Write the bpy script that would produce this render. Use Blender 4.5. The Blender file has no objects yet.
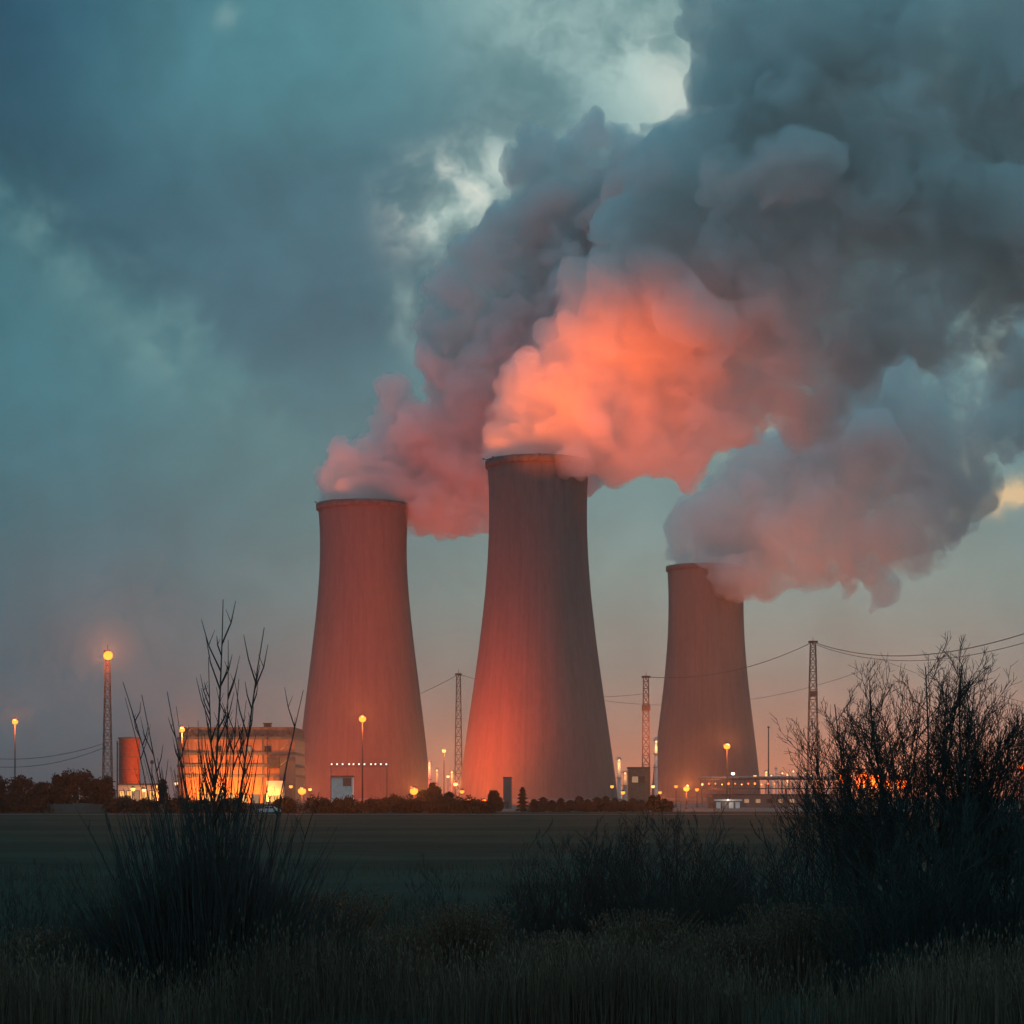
import bpy, bmesh, math, random
import numpy as np
from mathutils import Vector, Matrix, noise as mnoise

# ------------------------------------------------------------------ camera, exposure
scene = bpy.context.scene
COL = scene.collection
F, CX, HZ, EYE = 2300.0, 512.0, 797.0, 3.2      # focal length in pixels, principal column, horizon row, eye height (m)
cam_d = bpy.data.cameras.new("camera")
cam_d.sensor_width = 36.0
cam_d.lens = 36.0 * F / 1024.0
cam_d.shift_y = (HZ - 512.0) / 1024.0
cam_d.clip_start, cam_d.clip_end = 0.5, 40000.0
cam = bpy.data.objects.new("camera", cam_d)
cam.location = (0, 0, EYE)
cam.rotation_euler = (math.radians(90), 0, 0)
COL.objects.link(cam)
scene.camera = cam
scene.view_settings.view_transform = 'Standard'
scene.view_settings.look = 'None'
scene.view_settings.exposure = 0.0
scene.view_settings.gamma = 1.0
scene.render.engine = 'CYCLES'
cy = scene.cycles
cy.use_denoising = True
cy.max_bounces = 8
cy.diffuse_bounces = 2
cy.glossy_bounces = 1
cy.transmission_bounces = 2
cy.volume_bounces = 6
cy.use_adaptive_sampling = True
cy.adaptive_threshold = 0.035
cy.adaptive_min_samples = 24
cy.transparent_max_bounces = 24
cy.volume_max_steps = 128
cy.caustics_reflective = cy.caustics_refractive = False
cy.sample_clamp_indirect = 4.0


def srgb(r, g, b):
    f = lambda c: (c / 255.0) / 12.92 if c / 255.0 <= 0.04045 else ((c / 255.0 + 0.055) / 1.055) ** 2.4
    return (f(r), f(g), f(b), 1.0)


# ------------------------------------------------------------------ node maths helper
class NB:
    """Small wrapper so node arithmetic can be written as expressions."""
    def __init__(self, tree):
        self.t = tree

    def n(self, kind, **kw):
        nd = self.t.nodes.new(kind)
        for k, v in kw.items():
            setattr(nd, k, v)
        return nd

    def put(self, sock, v):
        if isinstance(v, Sk):
            self.t.links.new(v.s, sock)
        else:
            sock.default_value = v

    def m(self, op, a, b=0.0, c=0.0):
        nd = self.n('ShaderNodeMath', operation=op)
        self.put(nd.inputs[0], a)
        self.put(nd.inputs[1], b)
        if op in ('MULTIPLY_ADD', 'WRAP', 'CLAMP'):
            self.put(nd.inputs[2], c)
        return Sk(self, nd.outputs[0])

    def smooth(self, v, a, b, lo=0.0, hi=1.0):
        nd = self.n('ShaderNodeMapRange', interpolation_type='SMOOTHSTEP')
        self.put(nd.inputs['Value'], v)
        nd.inputs['From Min'].default_value = a
        nd.inputs['From Max'].default_value = b
        nd.inputs['To Min'].default_value = lo
        nd.inputs['To Max'].default_value = hi
        return Sk(self, nd.outputs['Result'])

    def mix(self, f, a, b):
        nd = self.n('ShaderNodeMix', data_type='RGBA')
        self.put(nd.inputs[0], f)
        self.put(nd.inputs[6], a)
        self.put(nd.inputs[7], b)
        return Sk(self, nd.outputs[2])

    def xyz(self, x, y, z):
        nd = self.n('ShaderNodeCombineXYZ')
        for i, v in enumerate((x, y, z)):
            self.put(nd.inputs[i], v)
        return Sk(self, nd.outputs[0])

    def noise(self, vec, scale, detail=4.0, rough=0.55, dist=0.0):
        nd = self.n('ShaderNodeTexNoise')
        if vec is not None:
            self.put(nd.inputs['Vector'], vec)
        nd.inputs['Scale'].default_value = scale
        nd.inputs['Detail'].default_value = detail
        nd.inputs['Roughness'].default_value = rough
        nd.inputs['Distortion'].default_value = dist
        return Sk(self, nd.outputs[0])

    def ramp(self, f, stops):
        nd = self.n('ShaderNodeValToRGB')
        self.put(nd.inputs[0], f)
        cr = nd.color_ramp
        while len(cr.elements) < len(stops):
            cr.elements.new(0.5)
        for e, (p, c) in zip(cr.elements, stops):
            e.position = p
            e.color = c
        return Sk(self, nd.outputs[0])


class Sk:
    def __init__(self, nb, s):
        self.nb, self.s = nb, s
    def __add__(self, o): return self.nb.m('ADD', self, o)
    __radd__ = __add__
    def __sub__(self, o): return self.nb.m('SUBTRACT', self, o)
    def __rsub__(self, o): return self.nb.m('SUBTRACT', o, self)
    def __mul__(self, o): return self.nb.m('MULTIPLY', self, o)
    __rmul__ = __mul__
    def __truediv__(self, o): return self.nb.m('DIVIDE', self, o)
    def clamp(self): return self.nb.m('MINIMUM', self.nb.m('MAXIMUM', self, 0.0), 1.0)


# ------------------------------------------------------------------ dusk sky (by direction, at infinity)
world = bpy.data.worlds.new("World")
scene.world = world
world.use_nodes = True
wt = world.node_tree
wt.nodes.clear()
W = NB(wt)
tc = W.n('ShaderNodeTexCoord')
sep = W.n('ShaderNodeSeparateXYZ')
wt.links.new(tc.outputs['Generated'], sep.inputs[0])
dx, dy, dz = (Sk(W, sep.outputs[i]) for i in range(3))
dyc = W.m('MAXIMUM', dy, 0.12)
u0 = dx / dyc                                # tangent of azimuth from north (+Y)
v0 = dz / dyc                                # tangent of elevation
pw = W.xyz(u0, v0, 0.0)
n_big = W.noise(pw, 5.0, 3.0, 0.5)
n_w1 = W.noise(W.xyz(u0 + 7.3, v0 + 2.1, 0.0), 11.0, 5.0, 0.6)
n_w2 = W.noise(W.xyz(u0 + 3.1, v0 + 9.7, 0.0), 11.0, 5.0, 0.6)
n_f = W.noise(W.xyz(u0 + (n_w1 - 0.5) * 0.06, v0 + (n_w2 - 0.5) * 0.06, 0.4), 26.0, 6.0, 0.6)
# thousandths of the focal length, measured like a chart of the sky: X to the right, Y downwards from +800
X = u0 * F + CX + (n_w1 - 0.5) * 100.0
Y = v0 * (-F) + HZ + (n_w2 - 0.5) * 130.0
X0 = u0 * F + CX
Y0 = v0 * (-F) + HZ


def blob(x, y, sx, sy, rot=0.0, sharp=1.0):
    c, s = math.cos(math.radians(rot)), math.sin(math.radians(rot))
    ax, ay = X - x, Y - y
    a = (ax * c + ay * s) / sx
    b = (ay * c - ax * s) / sy
    return W.m('POWER', 2.71828, (a * a + b * b) * (-sharp))


EOF_MARK = 0
t = W.m('MAXIMUM', W.m('MINIMUM', Y0 / 800.0, 1.0), 0.0)
left = W.ramp(t, [(0.0, srgb(44, 98, 120)), (0.30, srgb(60, 116, 130)), (0.5, srgb(60, 116, 128)), (0.66, srgb(56, 102, 114)),
                  (0.82, srgb(58, 90, 102)), (0.93, srgb(64, 86, 96)), (1.0, srgb(78, 80, 86))])
right = W.ramp(t, [(0.0, srgb(118, 160, 160)), (0.35, srgb(96, 138, 142)), (0.62, srgb(102, 145, 147)), (0.74, srgb(118, 148, 144)),
                   (0.84, srgb(134, 134, 126)), (0.91, srgb(164, 126, 108)), (0.97, srgb(204, 124, 90)), (1.0, srgb(208, 112, 72))])
warm = W.smooth(X0, 60.0, 560.0) * W.smooth(X0, 1500.0, 860.0, 0.45, 1.0)
sky = W.mix(warm, left, right)
# the long dark cloud base hanging from the upper left
sdA = (Y - (195.0 + 0.0)) * 1.0 - (X * 0.80)           # below the cloud's lower edge when positive
sdB = X * 0.66 + Y * 0.75 - 560.0                       # past its right-hand edge when positive
inside = W.smooth(sdA + (n_f - 0.5) * 90.0, 22.0, -52.0) * W.smooth(sdB, 90.0, -130.0)
inside = inside * W.smooth(Y, -30.0, 230.0, 0.35, 1.0)
cloud_c = W.mix(W.smooth(X, -40.0, 330.0), srgb(40, 86, 106), srgb(66, 104, 119))
sky = W.mix((inside * 0.95).clamp(), sky, cloud_c)
# paler strip of air just under that edge
rimA = blob(95, 285, 150, 34, 41.0) * W.smooth(n_f, 0.36, 0.66) + blob(20, 225, 46, 26, 40) * W.smooth(n_f, 0.4, 0.6) + blob(160, 345, 36, 40, 60) * W.smooth(n_f, 0.42, 0.62)
sky = W.mix((rimA * 0.38).clamp(), sky, srgb(122, 158, 156))
sky = W.mix((blob(120, 330, 230, 60, 40) * 0.45).clamp(), sky, srgb(78, 128, 134))
sky = W.mix((blob(330, 470, 170, 70, 25) * 0.5).clamp(), sky, srgb(88, 130, 134))
# lighter teal window at the top
sky = W.mix((blob(270, 40, 165, 120) * 0.7).clamp(), sky, srgb(80, 142, 152))
sky = W.mix((blob(-30, 20, 110, 170) * 0.6).clamp(), sky, srgb(34, 70, 94))
# bright break in the clouds
gap = (blob(575, 30, 120, 70, 10) * 0.6 + blob(650, 80, 60, 75) * 0.55 + blob(480, 175, 62, 40, -35) * 1.05 + blob(448, 215, 30, 30) * 1.0 + blob(415, 310, 14, 30) * 0.7 + blob(228, 2, 10, 16) * 0.3
       + blob(720, 120, 70, 60) * 0.4)
gapn = gap * W.smooth(n_f, 0.30, 0.62, 0.25, 1.0)
sky = W.mix((gapn * 0.9).clamp(), sky, srgb(172, 200, 194))
hot = blob(450, 192, 50, 34, -40) * 1.2 + blob(675, 85, 34, 50) * 0.45
sky = W.mix((hot * W.smooth(n_f, 0.42, 0.66)).clamp(), sky, srgb(224, 224, 212))
# wisps crossing the break
wisp = blob(545, 95, 85, 26, 15) * W.smooth(n_f, 0.60, 0.40)
sky = W.mix((wisp * 0.7).clamp(), sky, srgb(98, 138, 142))
# breaks low on the right: yellow strip and pale holes
sky = W.mix((blob(1010, 508, 42, 12, -4, 1.3) * 1.4).clamp(), sky, srgb(226, 196, 150))
sky = W.mix((blob(965, 480, 16, 34) * 0.8).clamp(), sky, srgb(196, 196, 170))
sky = W.mix((blob(1012, 345, 40, 36) * 0.9).clamp(), sky, srgb(168, 190, 180))
sky = W.mix((blob(770, 420, 70, 36) * 0.55).clamp(), sky, srgb(176, 194, 186))
# rest of the sky: fine mottling, brightened overhead as added fill for the steam
mott = W.smooth(n_big, 0.25, 0.75, 0.86, 1.14) * W.smooth(n_f, 0.25, 0.75, 0.88, 1.12)
lid = W.smooth(v0, 0.45, 1.6, 1.0, 1.75)
sky = W.mix(W.smooth(v0, 0.40, 1.3, 0.0, 0.8), sky, srgb(72, 130, 146))     # bluer overhead
nis = W.n('ShaderNodeTexSky', sky_type='NISHITA')
nis.sun_disc = False
nis.sun_elevation = math.radians(1.0)
nis.sun_rotation = math.radians(8.0)
nis.air_density, nis.dust_density = 1.5, 2.0
bg1 = W.n('ShaderNodeBackground')
bg2 = W.n('ShaderNodeBackground')
add = W.n('ShaderNodeAddShader')
W.put(bg1.inputs['Color'], sky)
W.put(bg1.inputs['Strength'], mott * lid)
wt.links.new(nis.outputs[0], bg2.inputs['Color'])
bg2.inputs['Strength'].default_value = 0.004       # almost all of the clear sky is hidden behind the overcast
wt.links.new(bg1.outputs[0], add.inputs[0])
wt.links.new(bg2.outputs[0], add.inputs[1])
wout = W.n('ShaderNodeOutputWorld')
wt.links.new(add.outputs[0], wout.inputs['Surface'])
world.cycles.sampling_method = 'MANUAL'
world.cycles.sample_map_resolution = 512

sun_d = bpy.data.lights.new("sun", 'SUN')
sun_d.energy = 0.06                                # after sunset: only a trace of warm afterglow
sun_d.angle = math.radians(12)
sun_d.color = (1.0, 0.62, 0.42)
sun = bpy.data.objects.new("sun", sun_d)
COL.objects.link(sun)
sun.rotation_euler = (math.radians(-88), 0, math.radians(-8))   # low, ahead of the camera to the right


# ------------------------------------------------------------------ object helpers
def at(px, py, d):
    """World point seen in picture direction (px, py) at distance d along the ground."""
    return Vector(((px - CX) / F * d, d, EYE + (HZ - py) / F * d))


def gx(px, d):
    return (px - CX) / F * d


def tag(o, label=None, cat=None, group=None, kind=None):
    if label: o['label'] = label
    if cat: o['category'] = cat
    if group: o['group'] = group
    if kind: o['kind'] = kind
    return o


def thing(name, loc, label, cat, group=None, rz=0.0):
    o = bpy.data.objects.new(name, None)
    o.empty_display_size = 0.5
    COL.objects.link(o)
    o.location = loc
    o.rotation_euler = (0, 0, rz)
    return tag(o, label, cat, group)


def copy_tree(o, parent=None):
    c = o.copy()
    COL.objects.link(c)
    c.parent = parent
    for ch in [q for q in bpy.data.objects if q.parent == o]:
        copy_tree(ch, c)
    return c


class MB:
    """Collects shapes and links them as one mesh object."""
    def __init__(self):
        self.v, self.f, self.sm = [], [], []

    def raw(self, vs, fs, smooth=False):
        o = len(self.v)
        self.v.extend([tuple(p) for p in vs])
        self.f.extend([tuple(i + o for i in f) for f in fs])
        self.sm.extend([smooth] * len(fs))
        return self

    def box(self, x0, x1, y0, y1, z0, z1):
        vs = [(x0, y0, z0), (x1, y0, z0), (x1, y1, z0), (x0, y1, z0), (x0, y0, z1), (x1, y0, z1), (x1, y1, z1), (x0, y1, z1)]
        return self.raw(vs, [(0, 3, 2, 1), (4, 5, 6, 7), (0, 1, 5, 4), (1, 2, 6, 5), (2, 3, 7, 6), (3, 0, 4, 7)])

    def tube(self, pts, rad, sides=6, cap=True, smooth=True):
        pts = [Vector(p) for p in pts]
        n = len(pts)
        if not hasattr(rad, '__len__'): rad = [rad] * n
        vs, fs = [], []
        up = Vector((0.31, 0.95, 0.11))
        for i, p in enumerate(pts):
            a = (pts[min(i + 1, n - 1)] - pts[max(i - 1, 0)])
            if a.length < 1e-9: a = Vector((0, 0, 1))
            a.normalize()
            r = a.cross(up)
            if r.length < 1e-3: r = a.cross(Vector((1, 0, 0)))
            r.normalize()
            b = a.cross(r)
            for k in range(sides):
                q = 2 * math.pi * k / sides
                vs.append(p + (r * math.cos(q) + b * math.sin(q)) * rad[i])
        for i in range(n - 1):
            for k in range(sides):
                k2 = (k + 1) % sides
                fs.append((i * sides + k, i * sides + k2, (i + 1) * sides + k2, (i + 1) * sides + k))
        if cap:
            fs.append(tuple(range(sides))[::-1])
            fs.append(tuple((n - 1) * sides + k for k in range(sides)))
        return self.raw(vs, fs, smooth)

    def lathe(self, prof, sides=48, smooth=True, close=False):
        """prof: list of (radius, z)"""
        vs, fs = [], []
        n = len(prof)
        for r, z in prof:
            for k in range(sides):
                q = 2 * math.pi * k / sides
                vs.append((r * math.cos(q), r * math.sin(q), z))
        rng = n if close else n - 1
        for i in range(rng):
            j = (i + 1) % n
            for k in range(sides):
                k2 = (k + 1) % sides
                fs.append((i * sides + k, i * sides + k2, j * sides + k2, j * sides + k))
        return self.raw(vs, fs, smooth)

    def ball(self, c, r, sub=1, sq=(1, 1, 1)):
        V, Fc = ICO[sub]
        return self.raw([(c[0] + x * r * sq[0], c[1] + y * r * sq[1], c[2] + z * r * sq[2]) for x, y, z in V], Fc, True)

    def build(self, name, mat, parent=None, loc=None):
        me = bpy.data.meshes.new(name)
        me.from_pydata(self.v, [], self.f)
        me.polygons.foreach_set('use_smooth', self.sm)
        if mat: me.materials.append(mat)
        me.update()
        o = bpy.data.objects.new(name, me)
        COL.objects.link(o)
        if parent: o.parent = parent
        if loc is not None: o.location = loc
        return o


ICO = {}
for _s in (1, 2, 3):
    _b = bmesh.new()
    bmesh.ops.create_icosphere(_b, subdivisions=_s, radius=1.0)
    _b.verts.ensure_lookup_table()
    ICO[_s] = ([tuple(v.co) for v in _b.verts], [tuple(v.index for v in f.verts) for f in _b.faces])
    _b.free()


def material(name, build, rough=0.85, spec=0.25):
    m = bpy.data.materials.new(name)
    m.use_nodes = True
    nt = m.node_tree
    p = nt.nodes['Principled BSDF']
    p.inputs['Roughness'].default_value = rough
    p.inputs['Specular IOR Level'].default_value = spec
    nb = NB(nt)
    tcn = nt.nodes.new('ShaderNodeTexCoord')
    build(nb, Sk(nb, tcn.outputs['Object']), p)
    return m


def mottled(name, c1, c2, scale=1.0, rough=0.85, bump=0.0, stretch=(1, 1, 1), detail=5.0, metal=0.0):
    def b(nb, co, p):
        mp = nb.n('ShaderNodeMapping')
        nb.put(mp.inputs[0], co)
        mp.inputs['Scale'].default_value = stretch
        n = nb.noise(Sk(nb, mp.outputs[0]), scale, detail, 0.6)
        nb.put(p.inputs['Base Color'], nb.mix(nb.smooth(n, 0.3, 0.7), (*c1, 1), (*c2, 1)))
        p.inputs['Metallic'].default_value = metal
        if bump:
            bp = nb.n('ShaderNodeBump')
            bp.inputs['Strength'].default_value = bump
            nb.put(bp.inputs['Height'], n)
            nb.put(p.inputs['Normal'], Sk(nb, bp.outputs[0]))
    return material(name, b, rough)


def glow(name, col, strength):
    m = bpy.data.materials.new(name)
    m.use_nodes = True
    nt = m.node_tree
    nt.nodes.clear()
    e = nt.nodes.new('ShaderNodeEmission')
    e.inputs[0].default_value = (*col, 1)
    e.inputs[1].default_value = strength
    o = nt.nodes.new('ShaderNodeOutputMaterial')
    nt.links.new(e.outputs[0], o.inputs['Surface'])
    m.cycles.emission_sampling = 'NONE'            # the lamp's own light object lights the scene
    return m


def lamp_light(kind, loc, power, col, parent=None, size=0.5, aim=None, cone=60.0, blend=0.8):
    d = bpy.data.lights.new(kind.lower() + "_light", kind)
    d.energy = power
    d.color = col
    if kind in ('POINT', 'SPOT'): d.shadow_soft_size = size
    o = bpy.data.objects.new(kind.lower() + "_light", d)
    COL.objects.link(o)
    o.location = loc
    if kind == 'SPOT':
        d.spot_size = math.radians(cone)
        d.spot_blend = blend
        o.rotation_euler = (Vector(aim) - Vector(loc)).to_track_quat('-Z', 'Y').to_euler()
    if parent is not None:
        o.parent = parent
        o.matrix_parent_inverse = Matrix.Translation(-Vector(parent.location)) if parent.rotation_euler.z == 0 else parent.matrix_basis.inverted()
    return o


rnd = random.Random(11)
SODIUM = (1.0, 0.16, 0.035)
AMBER = (1.0, 0.36, 0.10)

# ------------------------------------------------------------------ cooling towers
def concrete_shell(nb, co, p):
    sp = nb.n('ShaderNodeSeparateXYZ'); nb.put(sp.inputs[0], co)
    x, y, z = (Sk(nb, sp.outputs[i]) for i in range(3))
    ang = nb.m('ARCTAN2', y, x)
    rib = nb.m('SINE', ang * 140.0)
    lift = nb.m('FRACT', z / 3.2)
    seam = nb.smooth(lift, 0.0, 0.06, 1.0, 0.0)
    stain = nb.noise(nb.xyz(ang * 9.0, z * 0.03, 0.0), 1.0, 6.0, 0.62)
    big = nb.noise(co, 0.02, 4.0, 0.5)
    c = nb.mix(nb.smooth(stain, 0.32, 0.68), (0.105, 0.098, 0.095, 1), (0.135, 0.127, 0.122, 1))
    c = nb.mix(nb.smooth(big, 0.35, 0.7, 0.0, 0.35), c, (0.085, 0.08, 0.077, 1))
    run = nb.noise(nb.xyz(ang * 30.0, z * 0.006, 3.0), 1.0, 4.0, 0.6)
    c = nb.mix(nb.smooth(run, 0.48, 0.72, 0.0, 0.32), c, (0.055, 0.052, 0.05, 1))
    panel = nb.noise(nb.xyz(nb.m('FLOOR', ang * 22.0), nb.m('FLOOR', z / 3.2), 0.0), 7.31, 0.0, 0.5)
    c = nb.mix(nb.smooth(panel, 0.4, 0.7, 0.0, 0.22), c, (0.165, 0.155, 0.146, 1))
    c = nb.mix(seam * 0.42, c, (0.10, 0.095, 0.09, 1))
    c = nb.mix(nb.smooth(rib, 0.6, 1.0, 0.0, 0.14), c, (0.10, 0.095, 0.09, 1))
    nb.put(p.inputs['Base Color'], c)
    bp = nb.n('ShaderNodeBump'); bp.inputs['Strength'].default_value = 0.15; bp.inputs['Distance'].default_value = 0.12
    nb.put(bp.inputs['Height'], rib * 0.5 - seam * 0.5 + stain * 0.2)
    nb.put(p.inputs['Normal'], Sk(nb, bp.outputs[0]))
M_SHELL = material("tower_concrete", concrete_shell, 0.9)
M_RIM = mottled("rim_concrete", (0.07, 0.065, 0.06), (0.13, 0.12, 0.115), 0.5, 0.9)
M_DARKCON = mottled("base_concrete", (0.12, 0.115, 0.11), (0.2, 0.19, 0.18), 0.3, 0.9)


def cooling_tower(cx, d, rows, label):
    """rows: (picture row, half width in picture units) of the silhouette, top first."""
    loc = Vector((gx(cx, d), d, 0))
    t = thing("cooling_tower", loc, label, "cooling tower", "cooling towers of the power station")
    k = d / F
    ks = np.array([(EYE + (HZ - y) * k, w * k) for y, w in rows])[::-1]
    zs = np.linspace(0.0, ks[-1, 0], 64)
    # smooth the measured silhouette with a cubic fit
    co = np.polyfit(ks[:, 0], ks[:, 1], 4)
    rs = np.polyval(co, zs)
    top = zs[-1]
    outer = [(r, z) for r, z in zip(rs, zs)]
    inner = [(r - 0.9, z) for r, z in zip(rs, zs)][::-1]
    MB().lathe(outer + inner, 160, close=True).build("shell", M_SHELL, t)
    R = rs[-1]
    MB().lathe([(R + 0.02, top - 3.0), (R + 0.75, top - 2.6), (R + 0.85, top + 0.25), (R - 0.6, top + 0.35), (R - 0.85, top + 0.05)], 160).build("rim", M_RIM, t)
    B = rs[0]
    MB().lathe([(B + 0.3, 0.0), (B + 1.8, 0.0), (B + 1.8, 2.2), (B + 0.15, 2.6)], 96).build("basin", M_DARKCON, t)
    return loc, R, top


D1, D2, D3 = 1150.0, 1000.0, 1440.0
T1 = cooling_tower(363.4, D1, [(505, 45.3), (530, 44.1), (560, 43.6), (590, 44.6), (615, 47), (658, 52.8), (700, 57.4), (743, 62.4), (782, 66.5), (803, 68.6)],
                   "cooling tower nearest the orange lit hall, shortest rim of the two left ones")
T2 = cooling_tower(538.0, D2, [(462, 50.8), (480, 50.0), (507, 49.4), (550, 49.6), (585, 52), (615, 55.2), (658, 60.8), (700, 66.6), (743, 72.2), (787, 78.5), (804, 80.5)],
                   "tallest cooling tower, in the middle, fiery orange steam spilling over its rim")
T3 = cooling_tower(706.0, D3, [(567, 38.6), (590, 37.9), (620, 37.8), (649, 38.6), (669, 40.8), (718, 46.6), (776, 52.6), (802, 55.2)],
                   "smallest and farthest cooling tower, behind the lamp post and pipe bridge")


# ------------------------------------------------------------------ steam plumes
def steam_material(name, density, xr, x0, x1, aniso=0.45, scale=0.020):
    """Real scattering steam: near-white droplets; turbulence tears it open more and more downwind (x0 to x1)."""
    m = bpy.data.materials.new(name)
    m.use_nodes = True
    nt = m.node_tree
    nt.nodes.clear()
    nb = NB(nt)
    out = nb.n('ShaderNodeOutputMaterial')
    v = nb.n('ShaderNodeVolumePrincipled')
    v.inputs['Color'].default_value = (0.985, 0.985, 0.985, 1)
    v.inputs['Anisotropy'].default_value = aniso
    tcn = nb.n('ShaderNodeTexCoord')
    co = Sk(nb, tcn.outputs['Object'])
    sp = nb.n('ShaderNodeSeparateXYZ'); nb.put(sp.inputs[0], co)
    w = nb.smooth(Sk(nb, sp.outputs[0]), x0, x1)
    n1 = nb.noise(co, scale, 6.0, 0.66, 0.5)
    n2 = nb.noise(co, scale * 5.0, 6.0, 0.66, 0.8)
    body = nb.smooth(n1 - w * 0.05 + (n2 - 0.5) * (w * 0.22 + 0.62), 0.33, 0.58)
    near = nb.smooth(Sk(nb, sp.outputs[0]), xr + 45.0, xr + 10.0)
    keep = 0.24 - w * 0.22 + near * 0.45                       # how little steam the thinnest places keep
    nb.put(v.inputs['Density'], (body * (1.0 - keep) + keep) * density)
    nt.links.new(v.outputs[0], out.inputs['Volume'])
    m.cycles.volume_step_rate = STEP
    return m

STEP = 0.12

def steam_plume(name, d, blobs, label, mat, seed, voxel, depth_k=0.85, kids=(36, 6), relief=5.0, warp=10.0, root=Vector((0, 0, -999))):
    """A billowing body: main puffs, puffs on those puffs, and small ones on these, welded into one skin."""
    r_ = random.Random(seed)
    k = d / F
    mb = MB()
    def rdir(up=0.0):
        while True:
            q = Vector((r_.uniform(-1, 1), r_.uniform(-1, 1), r_.uniform(-1, 1)))
            if 0.05 < q.length < 1:
                q.normalize()
                q.z += up
                return q.normalized()
    for b in blobs:
        px, py, rp = b[:3]
        dd = b[3] if len(b) > 3 else 0.0
        detail = b[4] if len(b) > 4 else 1.0
        c = at(px, py, d)
        c.y += dd + r_.uniform(-0.25, 0.25) * rp * k
        R = rp * k
        mb.ball(c, R * 0.86, 3, (1, depth_k, 1))
        for i in range(int(kids[0] * detail)):
            u = rdir()
            r1 = R * r_.uniform(0.12, 0.36)
            c1 = c + Vector((u.x, u.y * depth_k, u.z)) * (R * r_.uniform(0.80, 0.92))
            c1 = c1 + u * (0)
            mb.ball(c1, r1, 2)
            for j in range(int(kids[1] * detail)):
                w = (rdir() + u * 0.7).normalized()
                r2 = r1 * r_.uniform(0.25, 0.5)
                c2 = c1 + w * (r1 * r_.uniform(0.8, 0.95))
                mb.ball(c2, r2, 1)
    o = mb.build(name, None)
    def weld(ob, vox):
        rm = ob.modifiers.new("weld", 'REMESH')
        rm.mode = 'VOXEL'
        rm.voxel_size = vox
        rm.use_smooth_shade = True
        dg = bpy.context.evaluated_depsgraph_get()
        new = bpy.data.meshes.new_from_object(ob.evaluated_get(dg))
        ob.modifiers.clear()
        old = ob.data
        ob.data = new
        bpy.data.meshes.remove(old)
        return new
    me = weld(o, voxel)
    # wind-torn relief: bend the puffs, then roughen their skin, then weld once more so the skin never crosses itself
    n = len(me.vertices)
    co = np.empty(n * 3); me.vertices.foreach_get('co', co); co = co.reshape(-1, 3)
    no = np.empty(n * 3); me.vertices.foreach_get('normal', no); no = no.reshape(-1, 3)
    off = np.empty(n); wv = np.empty((n, 3))
    for i in range(n):
        p = Vector(co[i])
        calm = min(1.0, max(0.12, ((p - root).length - 22.0) / 55.0))     # the column is still tight where it leaves the tower
        wv[i] = (mnoise.noise_vector(p * 0.028) + mnoise.noise_vector(p * 0.075 + Vector((31, 7, 3))) * 0.3) * calm
        off[i] = mnoise.fractal(p * 0.045, 0.8, 2.1, 5) * relief - abs(mnoise.noise(p * 0.11)) * relief * 0.5 + relief * 0.3 + mnoise.noise(p * 0.21) * relief * 0.42
    co += no * off[:, None] + wv * warp
    me.vertices.foreach_set('co', co.ravel())
    me.update()
    me = weld(o, voxel)
    me.materials.clear()
    me.materials.append(mat)
    print("plume", name, n)
    return tag(o, label, "steam", "steam plumes of the cooling towers")


P2 = [(537, 470, 34), (505, 455, 20), (524, 448, 24), (545, 446, 26), (565, 452, 24), (506, 445, 21), (502, 430, 18), (512, 408, 20), (526, 382, 22), (525, 446, 26), (555, 450, 28), (572, 470, 17, -16), (582, 464, 16, -10), (505, 438, 18), (498, 418, 13), (505, 400, 14), (516, 388, 15), (530, 412, 34), (560, 440, 36), (545, 385, 34), (590, 420, 50),
      (560, 348, 28), (600, 360, 56), (635, 430, 44), (610, 310, 42), (650, 350, 66), (635, 250, 34), (622, 225, 16), (690, 400, 56), (700, 300, 84), (680, 190, 46), (665, 165, 20), (700, 150, 40), (720, 220, 70), (690, 445, 28),
      (660, 452, 24), (612, 455, 22), (735, 375, 36), (715, 440, 18), (770, 375, 40), (800, 395, 36), (752, 402, 22), (985, 338, 34), (1012, 372, 26), (700, 462, 20), (738, 432, 14), (760, 330, 74), (780, 220, 94), (730, 90, 42), (708, 60, 20), (720, 20, 34), (790, 100, 90), (800, 10, 80), (830, 340, 64), (850, 250, 94), (880, 120, 105),
      (910, 10, 110), (920, 300, 80), (960, 200, 112), (1000, 80, 125), (1050, 220, 105), (1000, 310, 34), (1090, 60, 120), (1110, 330, 60)]
P1 = [(363, 506, 30), (340, 490, 19), (365, 484, 24), (388, 488, 22), (336, 494, 17), (330, 478, 13), (352, 487, 20), (385, 492, 22), (345, 462, 20), (362, 470, 24), (388, 480, 28), (372, 447, 18), (418, 488, 38), (425, 515, 22), (390, 412, 18), (388, 392, 11), (400, 440, 32), (450, 505, 34), (440, 440, 50),
      (475, 480, 46), (446, 375, 30), (480, 400, 55), (447, 330, 26), (446, 285, 20), (465, 262, 18), (480, 310, 46), (500, 262, 32), (525, 340, 60), (530, 220, 34), (528, 172, 28), (534, 150, 17), (555, 200, 42), (586, 158, 34), (594, 134, 22), (622, 172, 40), (648, 160, 34), (590, 235, 58),
      (640, 220, 50), (570, 320, 70), (650, 165, 30), (560, 420, 70), (690, 180, 50)]
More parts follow.
